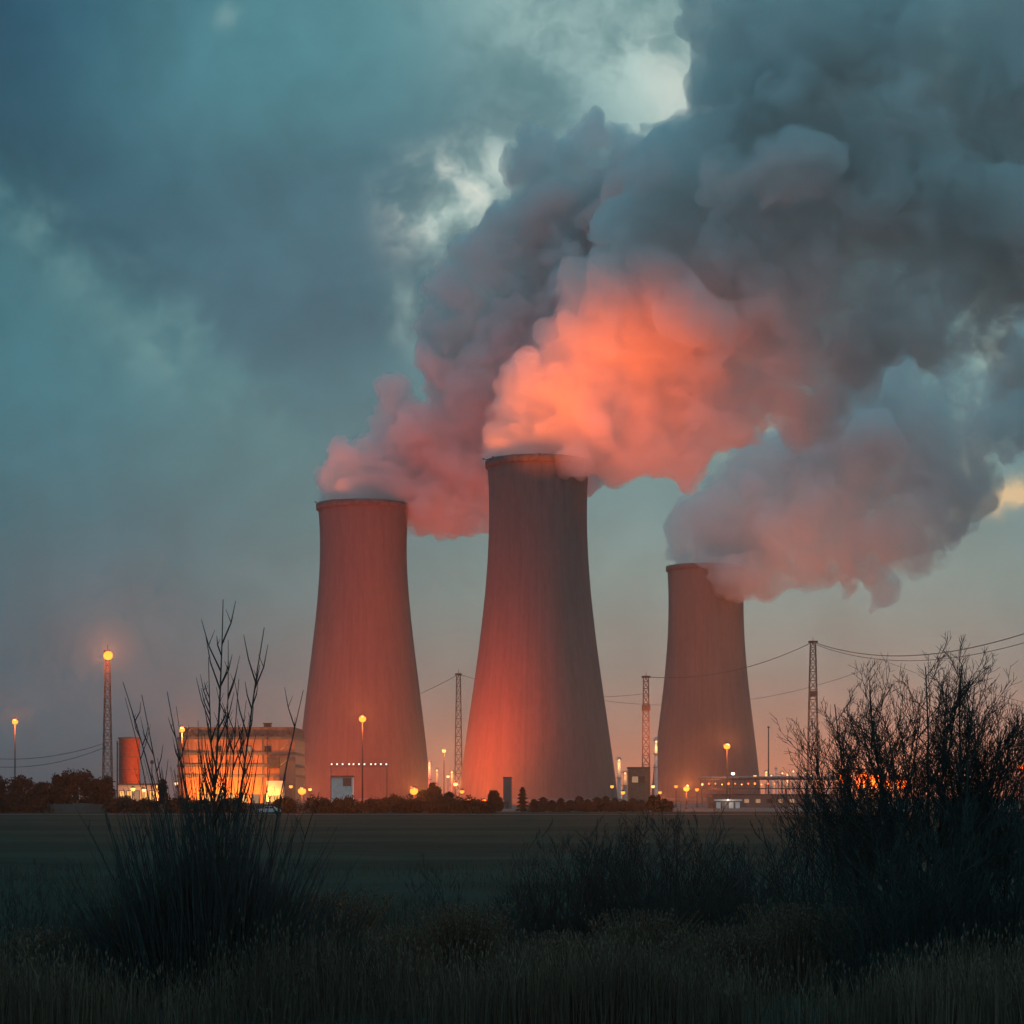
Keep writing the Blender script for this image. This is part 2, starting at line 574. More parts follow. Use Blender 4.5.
P3 = [(706, 577, 26), (772, 455, 32), (742, 474, 26), (822, 432, 34), (806, 445, 26), (728, 582, 20, -28), (741, 586, 15, -22), (714, 572, 15, -34), (697, 566, 11, -30), (684, 555, 16), (680, 535, 15), (688, 517, 15), (712, 525, 30), (730, 568, 30), (725, 500, 22), (748, 520, 42), (765, 565, 30), (765, 485, 30), (790, 520, 54), (800, 462, 34), (835, 548, 36), (845, 500, 64), (850, 440, 50), (882, 565, 20), (886, 590, 12),
      (905, 520, 50), (890, 440, 60), (940, 470, 58), (940, 400, 60), (985, 420, 48), (955, 520, 22), (1040, 410, 54), (860, 420, 50), (1060, 340, 60), (1110, 440, 60), (845, 578, 14), (800, 572, 18)]
steam_plume("steam_plume", D1, P1, "grey blue steam plume drifting from the leftmost tower behind the middle one", steam_material("steam_blue", 0.19, gx(400, D1), gx(620, D1), gx(800, D1)), 3, 1.1, root=at(363, 500, D1))
steam_plume("steam_plume", D2, P2, "largest steam plume, orange at its root over the middle tower", steam_material("steam_large", 0.15, gx(538, D2), gx(620, D2), gx(980, D2)), 5, 1.1, root=at(538, 460, D2))
steam_plume("steam_plume", D3, P3, "dusky pink steam plume blowing off the farthest tower", steam_material("steam_dusky", 0.11, gx(706, D3), gx(760, D3), gx(960, D3)), 9, 1.3, root=at(706, 568, D3))
# ------------------------------------------------------------------ ground
def field_mat(nb, co, p):
    sp = nb.n('ShaderNodeSeparateXYZ'); nb.put(sp.inputs[0], co)
    x, y = Sk(nb, sp.outputs[0]), Sk(nb, sp.outputs[1])
    wob = nb.noise(nb.xyz(x * 0.02, y * 0.02, 0.0), 1.0, 3.0, 0.5)
    # strips of the field run across the view: ploughed soil, young crop, dry grass
    strip = nb.noise(nb.xyz(x * 0.0016, (y + wob * 26.0) * 0.035, 0.0), 1.0, 3.0, 0.55)
    fine = nb.noise(nb.xyz(x * 0.12, y * 0.35, 0.0), 1.0, 5.0, 0.65)
    c = nb.mix(nb.smooth(strip, 0.36, 0.64), (0.026, 0.035, 0.028, 1), (0.044, 0.054, 0.042, 1))
    c = nb.mix(nb.smooth(fine, 0.35, 0.75, 0.0, 0.55), c, (0.050, 0.060, 0.046, 1))
    near = nb.smooth(y, 95.0, 45.0)
    c = nb.mix(near * 0.75, c, (0.05, 0.046, 0.036, 1))
    nb.put(p.inputs['Base Color'], c)
    bp = nb.n('ShaderNodeBump'); bp.inputs['Strength'].default_value = 0.5; bp.inputs['Distance'].default_value = 0.4
    nb.put(bp.inputs['Height'], fine)
    nb.put(p.inputs['Normal'], Sk(nb, bp.outputs[0]))
M_FIELD = material("field_soil", field_mat, 1.0, 0.0)
gm = MB()
NX, ysl = 60, [-400, -100, 0] + [20 + i * 4 for i in range(60)] + [280, 340, 420, 600, 1000, 2000, 3000, 4000]
vs, fs = [], []
for y in ysl:
    half = 60 + max(y, 0) * 0.9 + (1500 if y > 1500 or y < 0 else 0)
    for i in range(NX + 1):
        x = (i / NX * 2 - 1) * half
        z = 0.0
        if 20 < y < 300:
            z = mnoise.fractal(Vector((x * 0.05, y * 0.05, 0.0)), 1, 2, 3) * 0.22
            z -= 0.25 * max(0.0, 1 - abs(y - 62) / 14)      # shallow ditch behind the first shrubs
        vs.append((x, y, z))
for j in range(len(ysl) - 1):
    for i in range(NX):
        a = j * (NX + 1) + i
        fs.append((a, a + 1, a + NX + 2, a + NX + 1))
tag(gm.raw(vs, fs, True).build("ground", M_FIELD), kind='structure')

M_ROAD = mottled("road_asphalt", (0.075, 0.07, 0.068), (0.11, 0.105, 0.10), 0.3, 0.85)
tag(MB().box(-400, 400, 418, 424.5, -0.2, 0.02).build("road", M_ROAD), kind='structure')
M_GRAVEL = mottled("yard_gravel", (0.07, 0.066, 0.06), (0.13, 0.12, 0.11), 0.12, 0.95)
tag(MB().box(-420, 420, 500, 1600, -0.3, 0.03).build("yard", M_GRAVEL), kind='structure')

# ------------------------------------------------------------------ materials of the plant
M_STEEL = mottled("dark_steel", (0.05, 0.05, 0.052), (0.10, 0.095, 0.09), 1.5, 0.6, metal=0.3)
M_GALV = mottled("galvanised_steel", (0.16, 0.16, 0.165), (0.26, 0.26, 0.26), 1.2, 0.55, metal=0.4)
M_RUST = mottled("weathered_steel", (0.10, 0.06, 0.045), (0.2, 0.14, 0.11), 0.8, 0.8)
M_RED = mottled("red_paint", (0.28, 0.06, 0.045), (0.36, 0.09, 0.06), 1.0, 0.6)
M_WHITE = mottled("white_paint", (0.58, 0.57, 0.54), (0.72, 0.71, 0.68), 0.6, 0.6)
M_CLAD = mottled("sheet_cladding", (0.42, 0.38, 0.33), (0.55, 0.50, 0.44), 0.25, 0.6, stretch=(1, 1, 0.15))
M_CLAD_D = mottled("dark_cladding", (0.10, 0.095, 0.09), (0.16, 0.15, 0.14), 0.3, 0.7, stretch=(1, 1, 0.2))
M_BRICK = mottled("brown_brick", (0.16, 0.085, 0.06), (0.24, 0.13, 0.09), 0.9, 0.9)
M_ROOF = mottled("roof_felt", (0.05, 0.05, 0.05), (0.09, 0.085, 0.08), 0.6, 0.9)
M_WALL = mottled("precast_wall", (0.07, 0.07, 0.068), (0.12, 0.115, 0.11), 0.25, 0.9, bump=0.2)
M_GLASS = material("window_glass", lambda nb, co, p: nb.put(p.inputs['Base Color'], (0.02, 0.025, 0.03, 1)), 0.15)
G_SODIUM = glow("sodium_lens", (1.0, 0.29, 0.035), 2.5)
G_DEEP = glow("red_orange_lens", (1.0, 0.12, 0.012), 5.0)
G_AMBER = glow("amber_lens", (1.0, 0.46, 0.11), 3.0)
G_WHITE = glow("white_lens", (1.0, 0.84, 0.72), 2.6)
G_WIN = glow("lit_window", (1.0, 0.50, 0.14), 1.1)
G_WINDIM = glow("dim_lit_window", (0.9, 0.55, 0.32), 0.35)
G_YEL = glow("yellow_lens", (1.0, 0.60, 0.26), 1.8)


def lattice(mb, h, w0, w1, bays, rad):
    """Four-legged lattice mast standing at the origin."""
    cs = [(-1, -1), (1, -1), (1, 1), (-1, 1)]
    lv = [(h * (1 - (1 - i / bays) ** 1.15), w0 + (w1 - w0) * (i / bays)) for i in range(bays + 1)]
    for sx, sy in cs:
        mb.tube([(sx * w / 2, sy * w / 2, z) for z, w in lv], rad * 1.5, 4)
    for i in range(bays):
        (z0, a), (z1, b) = lv[i], lv[i + 1]
        for k in range(4):
            p, q = cs[k], cs[(k + 1) % 4]
            mb.tube([(p[0] * a / 2, p[1] * a / 2, z0), (q[0] * b / 2, q[1] * b / 2, z1)], rad, 3)
            mb.tube([(q[0] * a / 2, q[1] * a / 2, z0), (p[0] * b / 2, p[1] * b / 2, z1)], rad, 3)
            mb.tube([(p[0] * b / 2, p[1] * b / 2, z1), (q[0] * b / 2, q[1] * b / 2, z1)], rad, 3)


def street_lamp(px, d, hpx, label, power, lens=G_SODIUM, size=0.55, thick=0.14, col=SODIUM, group="sodium street lamps", arm=0.9, light=True, name="street_lamp", heads=1, beam=0):
    h = EYE + (HZ - hpx) / F * d
    t = thing(name, (gx(px, d), d, 0), label, "lamp", group)
    MB().tube([(0, 0, 0), (0, 0, h * 0.5), (0, 0, h + 0.15)], [thick * 1.5, thick * 1.2, thick], 8).build("pole", M_STEEL, t)
    MB().lathe([(thick * 2.6, 0), (thick * 2.6, 0.5), (thick * 1.5, 0.7)], 12).build("base", M_STEEL, t)
    hb, lb = MB(), MB()
    for i in range(heads):
        ox = (i - (heads - 1) / 2) * size * 2.3
        hb.lathe([(0.02, 0), (size * .7, 0.05), (size * 0.95, size * .35), (size * 0.5, size * 0.9), (0.05, size)], 14)
        # move the freshly added housing to its place
        n = 5 * 14
        for q in range(len(hb.v) - n, len(hb.v)):
            a = hb.v[q]; hb.v[q] = (a[0] + ox, a[1], a[2] + h + size * 0.05)
        lb.ball((ox, 0, h - size * 0.25), size, 2, (1, 1, 0.9))
    if heads > 1:
        hb.box(-heads * size * 1.1, heads * size * 1.1, 0.05, 0.2, h + size * .9, h + size * 1.1)
    hd = hb.build("lamp_housing", M_STEEL, t)
    lb.build("lens", lens, hd)
    beam *= 2.4 if group.startswith(('low lamps', 'fiery')) else 1.2
    if light:
        lamp_light('POINT', (gx(px, d), d - size * 1.5, h - size * 0.3), power, col, t, size * 0.6)
        if beam:                                   # added spot towards the viewpoint, put in for a halo in the haze
            src = Vector((gx(px, d), d - size * 1.6, h - size * 0.25))
            lamp_light('SPOT', src, beam, (1, .22, .04) if col == SODIUM else col, t, size * 0.5, src + Vector((-src.x, -d, d * 0.13)), 26, 0.6)
    return t


# ------------------------------------------------------------------ the lit turbine hall on the left
HD = 640.0
hx0, hx1 = gx(174, HD), gx(296, HD)
hz = lambda py, d=HD: EYE + (HZ - py) / F * d
t = thing("turbine_hall", ((hx0 + hx1) / 2, HD, 0), "broad orange lit hall with dark horizontal bands and a rounded left end", "building")
W2 = (hx1 - hx0) / 2
roofz, eave = hz(727), hz(737)
def hall_outline(off=0.0, n=10):
    R = 7.5
    pts = []
    for i in range(n + 1):                       # rounded left front corner
        a = math.pi / 2 * i / n
        pts.append((-W2 + R - (R + off) * math.cos(a), R - (R + off) * math.sin(a)))
    pts.append((W2 - .3 + off, -off))
    pts.append((W2 - .3 + off, 30 + off)); pts.append((-W2 - off, 30 + off))
    return pts
def extrude(pts, z0, z1):
    n = len(pts)
    vs = [(x, y, z0) for x, y in pts] + [(x, y, z1) for x, y in pts]
    return vs, [tuple(range(n))[::-1], tuple(range(n, 2 * n))] + [(i, (i + 1) % n, n + (i + 1) % n, n + i) for i in range(n)]
def hall_clad(nb, co, p):
    sp = nb.n('ShaderNodeSeparateXYZ'); nb.put(sp.inputs[0], co)
    x, z = Sk(nb, sp.outputs[0]), Sk(nb, sp.outputs[2])
    rib = nb.m('SINE', x * 18.0)
    joint = nb.smooth(nb.m('FRACT', x / 4.1), 0.0, 0.05, 1.0, 0.0)
    n = nb.noise(nb.xyz(x * 0.5, 0.0, z * 0.12), 1.0, 5.0, 0.6)
    c = nb.mix(nb.smooth(n, 0.3, 0.7), (0.32, 0.15, 0.095, 1), (0.43, 0.21, 0.135, 1))
    c = nb.mix(joint * 0.5, c, (0.15, 0.12, 0.1, 1))
    nb.put(p.inputs['Base Color'], c)
    bp = nb.n('ShaderNodeBump'); bp.inputs['Strength'].default_value = 0.4; bp.inputs['Distance'].default_value = 0.1
    nb.put(bp.inputs['Height'], rib); nb.put(p.inputs['Normal'], Sk(nb, bp.outputs[0]))
M_HALL = material("hall_cladding", hall_clad, 0.6)
MB().raw(*extrude(hall_outline(), 0, eave)).build("wall", M_HALL, t)
rf = MB().raw(*extrude([(x * 0.985, y * 0.97 + 0.6) for x, y in hall_outline()], eave + .01, roofz)).build("roof", M_RUST, t)
vx = gx(265, HD) - (hx0 + hx1) / 2
MB().box(vx - 1.0, vx + 1.0, 6, 8, roofz - .1, roofz + 1.1).box(vx - 1.25, vx + 1.25, 5.8, 8.2, roofz + 1.1, roofz + 1.35).build("roof_vent", M_STEEL, rf)
for py in (738, 753.5, 765.5, 776):
    MB().raw(*extrude(hall_outline(0.25), hz(py) - 0.38, hz(py) + 0.38)).build("band", M_CLAD_D, t)
for i in range(6):                                  # tall lit ground-floor bays
    x = -W2 + 9.5 + i * 3.3
    lit = i in (0, 2, 3)
    fr = MB().box(x - 1.15, x + 1.15, -0.18, 0.05, 1.0, 4.0).build("window", M_STEEL, t)
    MB().box(x - 1.0, x + 1.0, -0.24, -0.19, 1.15, 3.85).build("pane", G_WIN if lit else G_WINDIM, fr)
dr = MB().box(-W2 + 7.0, -W2 + 8.0, -0.15, 0.05, 0, 2.3).build("door", M_STEEL, t)
MB().box(W2 - 4.4, W2 - .1, -1.2, -.3, 0, hz(757)).build("stair_tower", M_CLAD_D, t)
px0 = gx(273, HD) - (hx0 + hx1) / 2
MB().box(px0 - 1.6, px0 + 1.8, -1.1, -.26, hz(768), hz(758)).build("switch_cabinet", M_STEEL, t)
an = MB().box(px0 - 1.2, px0 + 3.4, -5.5, -1.25, 0, hz(781)).build("annex", M_WHITE, t)
MB().box(px0 - .5, px0 + 2.5, -5.62, -5.51, 1.0, 3.6).build("window", G_WIN, an)
for i, py in enumerate((745, 760)):
    MB().tube([(W2 - 4.1, -1.6, hz(py + 5)), (W2 - .3, -1.6, hz(py - 5))], 0.14, 5).build("stair_flight", M_GALV, t)
for x in (-W2 + 7.8, -W2 + 15.8, W2 - 8):
    MB().tube([(x, -.4, 0), (x, -.4, eave)], 0.13, 6).build("downpipe", M_STEEL, t)
for i in (1, 4, 6):                                  # pilasters and high strip windows between the bands
    x = -W2 + 8.2 + i * 2.75
    MB().box(x - .12, x + .12, -.2, -.004, 0, hz(738) - .4).build("pilaster", M_CLAD_D, t)
    if i in (1, 4, 6):
        fr = MB().box(x + .5, x + 2.3, -.12, .03, hz(752) , hz(746)).build("window", M_STEEL, t)
        MB().box(x + .62, x + 2.18, -.17, -.125, hz(752) + .12, hz(746) - .12).build("pane", G_WINDIM if i == 4 else M_GLASS, fr)

# wall lamps washing the hall front
for px, pw, lbl in ((190, 2.0e4, "floodlight at the rounded left end of the orange lit hall"), (212, 1.7e4, "floodlight before the left windows of the orange lit hall"),
                    (240, 1.3e4, "floodlight before the middle of the orange lit hall"), (268, 6e3, "floodlight beside the white annex of the orange lit hall")):
    d = HD - 9
    fl = thing("floodlight", (gx(px, d), d, 0), lbl, "floodlight", "floodlights washing the hall front")
    MB().tube([(0, 0, 0), (0, 0, 1.3)], 0.09, 6).box(-.5, .5, -.3, .3, 0, .12).build("post", M_STEEL, fl)
    hs = MB().box(-.6, .6, -.45, .25, 1.3, 1.95).build("housing", M_STEEL, fl)
    MB().box(-.5, .5, .26, .3, 1.38, 1.87).build("lens", G_AMBER, hs)
    lamp_light('POINT', (gx(px, d), d + .8, 1.7), pw, (1.0, 0.27, 0.03), fl, 0.4)

# silo and its lit annex
SD = 650.0
sx = gx(129.5, SD)
t = thing("silo", (sx, SD, 0), "rusty red cylindrical silo with a flat top beside the tall lamp mast", "silo")
R = (140.5 - 119.5) / 2 / F * SD
hs_ = hz(738, SD)
MB().lathe([(R, 0), (R, hs_)], 40).build("shell", M_RED, t)
for z in (4, 7.5, 11, 14.5):
    MB().lathe([(R + .01, z - .12), (R + .12, z), (R + .01, z + .12)], 40).build("hoop", M_RUST, t)
MB().lathe([(R + .22, hs_ - .3), (R + .22, hs_ + .15), (0.3, hs_ + .3), (0.01, hs_ + .3)], 40).build("lid", M_RUST, t)
MB().tube([(gx(117.3, SD) - sx, 0, 0), (gx(117.3, SD) - sx, 0, hz(741, SD))], 0.2, 8).tube([(gx(117.3, SD) - sx, 0, hz(744, SD)), (-R, 0, hz(744, SD))], 0.12, 6).build("riser_pipe", M_STEEL, t)
AD = 630.0
ax = gx(137, AD)
t = thing("pump_house", (ax, AD, 0), "low pump house with glowing yellow windows below the red silo", "building")
w = gx(156, AD) - ax
MB().box(-w, w, 0, 7, 0, hz(785, AD)).build("wall", M_CLAD, t)
MB().box(-w - .3, w + .3, -.4, 7.3, hz(785, AD) + .01, hz(785, AD) + .4).build("roof", M_ROOF, t)
for i in range(5):
    x = -w + 1.1 + i * (2 * w - 2.2) / 4
    fr = MB().box(x - .8, x + .8, -.12, .02, 2.0, 5.0).build("window", M_STEEL, t)
    MB().box(x - .65, x + .65, -.17, -.125, 2.15, 4.85).build("pane", G_WIN if i != 2 else G_WINDIM, fr)
lamp_light('POINT', (ax, AD - 5, 2.4), 1.6e3, AMBER, t, 0.4)

# hut and light gantry before the first tower
KD = 720.0
kx = gx(342, KD)
t = thing("switch_hut", (kx, KD, 0), "pale hut with a dark louvred panel before the left tower", "hut")
w = gx(352.5, KD) - kx
MB().box(-w, w, 0, 6, 0, hz(777, KD)).build("wall", M_WHITE, t)
MB().box(-w - .35, w + .35, -.5, 6.4, hz(777, KD) + .01, hz(775.6, KD)).build("roof", M_ROOF, t)
MB().box(w * .1, w * .88, -.15, .02, hz(786, KD), hz(778, KD)).build("louvre", M_STEEL, t)
MB().box(-w * .8, -w * .2, -.12, .02, 0, 2.4).build("door", M_CLAD_D, t)
gx0, gx1 = gx(331, 700), gx(387, 700)
t = thing("light_gantry", ((gx0 + gx1) / 2, 700, 0), "long thin gantry carrying a row of small white lamps before the left tower", "gantry")
hw, gz = (gx1 - gx0) / 2, hz(764.5, 700)
for s in (-1, 1):
    MB().tube([(s * hw, 0, 0), (s * hw, 0, gz)], 0.15, 6).build("post", M_STEEL, t)
MB().box(-hw, hw, -.12, .12, gz - .16, gz + .1).build("beam", M_STEEL, t)
MB().box(-hw, hw, -.08, .08, gz - .75, gz - .62).build("tie_rail", M_STEEL, t)
for i in range(11):
    x = -hw + .2 + i * (2 * hw - .4) / 10 + (0.35 if i in (3, 7) else 0)
    lp = MB().box(x - .2, x + .2, -.3, .14, gz + .3, gz + .42).tube([(x, 0, gz + .08), (x, 0, gz + .32)], .06, 5).build("lamp", M_STEEL, t)
    MB().ball((x, -.1, gz + .12), 0.27, 1).build("bulb", G_WHITE, lp)

# ------------------------------------------------------------------ boundary wall and low yard buildings
t = thing("boundary_wall", (gx(255, 470), 470, 0), "long dark concrete wall running below the hall and left tower", "wall")
n = 27
x0, x1 = gx(-40, 470), gx(470, 470)
cxw = gx(255, 470)
for i in range(n):
    a, b = x0 + (x1 - x0) * i / n, x0 + (x1 - x0) * (i + 1) / n
    hh = 1.75 + 0.18 * ((i * 7) % 3 == 0)
    MB().box(a - cxw + .12, b - cxw - .12, -.07, .07, 0, hh).build("panel", M_WALL, t)
    MB().box(a - cxw - .13, a - cxw + .115, -.16, .16, 0, hh + .2).build("post", M_WALL, t)

# dark stair tower in front of the middle cooling tower
DD = 620.0
t = thing("block_tower", (gx(507.5, DD), DD, 0), "narrow dark windowless block tower before the middle cooling tower", "tower")
w = 4.2 / F * DD
MB().box(-w, w, 0, 2 * w, 0, hz(778, DD)).build("shaft", M_CLAD_D, t)
MB().box(-w - .12, w + .12, -.12, 2 * w + .12, hz(778, DD) + .01, hz(777, DD)).build("cap", M_ROOF, t)
MB().box(-.45, .45, -.1, .02, 0, 2.1).build("door", M_STEEL, t)

# brick pump station right of the middle tower
BD = 900.0
bx = gx(639, BD)
t = thing("pump_station", (bx, BD, 0), "square brown brick station at the foot of the middle lattice pylon", "building")
w = gx(649.5, BD) - bx
MB().box(-w, w, 0, 8, 0, hz(768.5, BD)).build("wall", M_BRICK, t)
MB().box(-w - .3, w + .3, -.3, 8.3, hz(768.5, BD) + .01, hz(767, BD)).build("roof", M_ROOF, t)
for i, x in enumerate((-w * .5, w * .1)):
    fr = MB().box(x - .9, x + 1.9, -.1, .02, hz(783, BD), hz(776, BD)).build("window", M_STEEL, t)
    MB().box(x - .7, x + 1.7, -.15, -.11, hz(782.5, BD), hz(776.5, BD)).build("pane", G_WINDIM if i == 0 else M_GLASS, fr)
MB().box(-.9, .9, -.1, .02, 0, 2.4).build("door", M_STEEL, t)


def stack(px, d, top, wpx, label, mat, lamp=None, group=None, power=0, bands=2):
    h = hz(top, d)
    r = wpx / 2 / F * d
    t = thing("process_stack", (gx(px, d), d, 0), label, "stack", group)
    MB().lathe([(r * 1.15, 0), (r, h * .5), (r * .85, h), (r * .6, h), (r * .6, h - 1)], 16).build("shaft", mat, t)
    for i in range(bands):
        pf = MB()
        z = h * (0.55 + 0.4 * i / max(1, bands - 1))
        pf.lathe([(r * .9, z - .15), (r * 1.7, z - .15), (r * 1.7, z + .15), (r * .9, z + .15)], 16)
        for k in range(6):
            q = k * math.pi / 3
            pf.tube([(r * 1.65 * math.cos(q), r * 1.65 * math.sin(q), z), (r * 1.65 * math.cos(q), r * 1.65 * math.sin(q), z + 1.1)], .05, 3)
        pf.build("platform", M_GALV, t)
    if lamp is not None:
        s = max(0.55, 1.1 / F * d)
        MB().ball((0, -r * 1.3 - s, h * 0.93), s, 1).build("lamp", lamp, t)
        if power: lamp_light('POINT', (gx(px, d), d - r * 2 - 2.5 * s, h * 0.85), power, (1, .38, .10), t, s)
    return t

stack(656, 1000, 737, 3.4, "slim pale stack between the brown brick station and the far tower", M_WHITE, G_YEL, None, 1e3, 3)
stack(619, 1090, 757, 3.6, "stubby lit stack just right of the middle tower's foot", M_WHITE, G_YEL, "lit stacks by the middle tower", 1.2e3)
stack(625, 1120, 771, 4.6, "squat lit stack left of the brown brick station", M_CLAD, G_YEL, "lit stacks by the middle tower", 9e2)
stack(429.5, 1120, 760, 3.0, "thin lit stack at the right foot of the left tower", M_WHITE, G_YEL, "lit stacks between the two left towers", 1e3)
stack(437, 1140, 768, 2.4, "short lit stack under the yellow lamp between the left towers", M_CLAD, G_YEL, "lit stacks between the two left towers", 9e2)
stack(452, 1080, 770, 3.0, "lit stack beside the left lattice pylon's foot", M_CLAD, G_YEL, "lit stacks between the two left towers", 9e2)
for i, (px, top, wd) in enumerate([(766, 770, 2.2), (771, 774, 3.0), (776, 767, 1.8), (782, 771, 2.6), (787, 773, 2.2), (793, 769, 1.8), (798, 772, 3.0), (805, 770, 1.6), (811, 773, 2.4), (822, 768, 1.6), (829, 771, 2.4)]):
    pos = ("farthest left", "second from the left", "third from the left", "fourth from the left", "fifth from the left", "middle one", "fifth from the right", "fourth from the right", "third from the right", "second from the right", "farthest right")[i]
    stack(px, 1260 + (i * 37) % 90, top, wd, "small lit refinery stack beyond the pipe bridge, %s of its row" % pos, M_WHITE if i % 3 else M_CLAD, G_YEL if i % 4 != 2 else None, "lit refinery stacks beyond the pipe bridge", 1.6e3 if i % 2 == 0 else 0, 2)

# ------------------------------------------------------------------ pipe bridge on the right
PD = 720.0
bx0, bx1 = gx(699, PD), gx(845, PD)
t = thing("pipe_bridge", ((bx0 + bx1) / 2, PD, 0), "long dark pipe bridge with a lit deck before the farthest tower", "pipe bridge")
hw = (bx1 - bx0) / 2
zt, zb = hz(779, PD), hz(788, PD)
MB().box(-hw, hw, -1.6, 1.6, zb - .35, zb).build("deck", M_STEEL, t)
MB().box(-hw, hw, -1.5, 1.5, zt - .3, zt + .12).build("roof_beam", M_STEEL, t)
for k, (y, z, r) in enumerate(((-.9, zt + .42, .3), (0, zt + .5, .38), (.9, zt + .36, .24))):
    MB().tube([(-hw, y, z), (hw, y, z)], r, 8).build("pipe", M_GALV, t)
for i in range(14):
    x = -hw + .3 + i * (2 * hw - .6) / 13
    MB().box(x - .12, x + .12, -1.45, -1.2, zb + .005, zt - .31).build("upright", M_STEEL, t)
for i in range(6):
    x = -hw + 1.0 + i * (2 * hw - 2.0) / 5
    MB().box(x - .3, x + .3, -.6, .6, 0, zb - .36).build("trestle", M_DARKCON, t)
for i in range(12):
    x = -hw + .9 + i * 2.05
    MB().ball((x, -1.75, zb + 1.1 + (0.25 if i % 3 else 0)), .24 if i % 4 else .36, 1).build("lamp", (G_AMBER, G_SODIUM, G_DEEP)[(i * 2) % 3], t)
lamp_light('POINT', (gx(715, PD), PD - 4, zb + 1.5), 1.2e3, (1, .3, .1), t, .4)
# dark shed row under the bridge
t = thing("low_shed", (gx(775, 690), 690, 0), "long low dark shed under the pipe bridge", "shed")
w = gx(838, 690) - gx(775, 690)
MB().box(-w, w, 0, 8, 0, 3.7).build("wall", M_CLAD_D, t)
MB().box(-w - .4, w + .4, -.4, 8.4, 3.71, 4.1).build("roof", M_ROOF, t)
for i in range(9):
    x = -w + 7 + i * 3.4
    fr = MB().box(x - .85, x + .85, -.1, .02, 1.3, 2.7).build("window", M_STEEL, t)
    MB().box(x - .7, x + .7, -.15, -.11, 1.42, 2.58).build("pane", G_WINDIM if i % 3 else M_GLASS, fr)
# pale gatehouse
GD = 640.0
t = thing("gatehouse", (gx(728, GD), GD, 0), "small gatehouse with a pale roof edge and white doors under the pipe bridge", "gatehouse")
w = gx(741, GD) - gx(728, GD)
MB().box(-w, w, 0, 5, 0, hz(801, GD)).build("wall", M_CLAD_D, t)
MB().box(-w - .3, w + .3, -.5, 5.3, hz(801, GD) + .01, hz(799.3, GD)).build("roof", M_WHITE, t)
for i in range(4):
    x = -w + .95 + i * (2 * w - 1.9) / 3
    MB().box(x - .62, x + .62, -.1, .02, 0.05, 1.75).build("door", M_WHITE if i != 1 else M_GALV, t)
MB().ball((0, -.75, hz(800, GD)), .3, 1).build("lamp", G_WHITE, t)
lamp_light('POINT', (gx(728, GD), GD - 2.2, 2.2), 90, (1, .85, .7), t, .3)
MB().box(-w - 1.9, -w - .35, -.6, 3.0, 0, hz(797, GD)).build("side_bay", M_BRICK, t)

# ------------------------------------------------------------------ lattice pylons and their wires
def pylon(px, d, top, label, w0, w1, bays, box_at=None):
    h = hz(top, d)
    t = thing("lattice_pylon", (gx(px, d), d, 0), label, "pylon", "lattice pylons among the cooling towers")
    mb = MB(); lattice(mb, h, w0, w1, bays, 0.16)
    mb.build("lattice", M_RUST, t)
    MB().box(-w1 * .9, w1 * .9, -w1 * .9, w1 * .9, h - 1.0, h).tube([(0, 0, h), (0, 0, h + 2.5)], .12, 5).build("head", M_STEEL, t)
    if box_at:
        z = hz(box_at, d)
        MB().box(-2.2, 2.2, -2.2, 2.2, z - 2.0, z + 1.0).build("platform", M_STEEL, t)
    return Vector((gx(px, d), d, h - .5))
pa = pylon(458.5, 1250, 673.5, "thin red lattice pylon between the two left cooling towers", 4.2, 2.0, 15)
pb = pylon(646, 1250, 676, "red lattice pylon with a round platform, above the brown brick station", 4.4, 2.6, 15, 707)
pc = pylon(813, 1250, 641, "tallest red lattice pylon, standing free right of the farthest tower", 6.4, 2.6, 17, 693)

def wire(a, b, sag, r=0.13, n=28):
    mb = MB()
    pts = []
    for i in range(n + 1):
        s = i / n
        p = Vector(a).lerp(Vector(b), s)
        p.z -= sag * 4 * s * (1 - s)
        pts.append(p)
    return mb.tube(pts, r, 5, smooth=True)
def cable(a, b, sag, label, r=0.13):
    o = wire(a, b, sag, r).build("power_line", M_STEEL)
    return tag(o, label, "power line", "power lines of the plant")
cable(pa, at(350, 716, 1420), 3, "wire sagging from the left pylon towards the left tower")
cable(pa + Vector((0, 0, .3)), pb + Vector((0, 0, -9)), 6, "wire strung behind the middle tower between two pylons", .11)
cable(pb + Vector((0, 0, 0)), pc, 6.5, "wire crossing before the farthest tower between two pylons", .2)
cable(pc, at(1120, 596, 760), 13, "upper wire from the tallest pylon out to the right", .2)
cable(pc + Vector((0, 2.2, -.6)), at(1125, 606, 765), 13.5, "lower wire from the tallest pylon out to the right", .15)
cable(at(880, 664, 1700), at(600, 700, 1700), 14, "faint far wire behind the farthest tower, upper of two", .14)
cable(at(880, 659, 1705), at(1150, 735, 1600), 6, "faint far wire dropping behind the bare trees", .14)
cable(at(980, 690, 1300), at(1200, 715, 1250), 6, "faint wire leaving the bare trees at the right edge", .12)
cable(at(-60, 750, 900), at(108, 742, 900), 5, "upper thin wire left of the tall lamp mast", .12)
cable(at(-60, 757, 905), at(108, 746, 905), 6, "lower thin wire left of the tall lamp mast", .12)
sp_ = thing("slim_post", (gx(768.5, 800), 800, 0), "slim unlit post right of the farthest tower", "post")
MB().tube([(0, 0, 0), (0, 0, hz(728, 800))], [.3, .2], 8).build("shaft", M_STEEL, sp_)
MB().box(-.35, .35, -.3, .3, hz(728, 800), hz(726.5, 800)).build("head", M_STEEL, sp_)

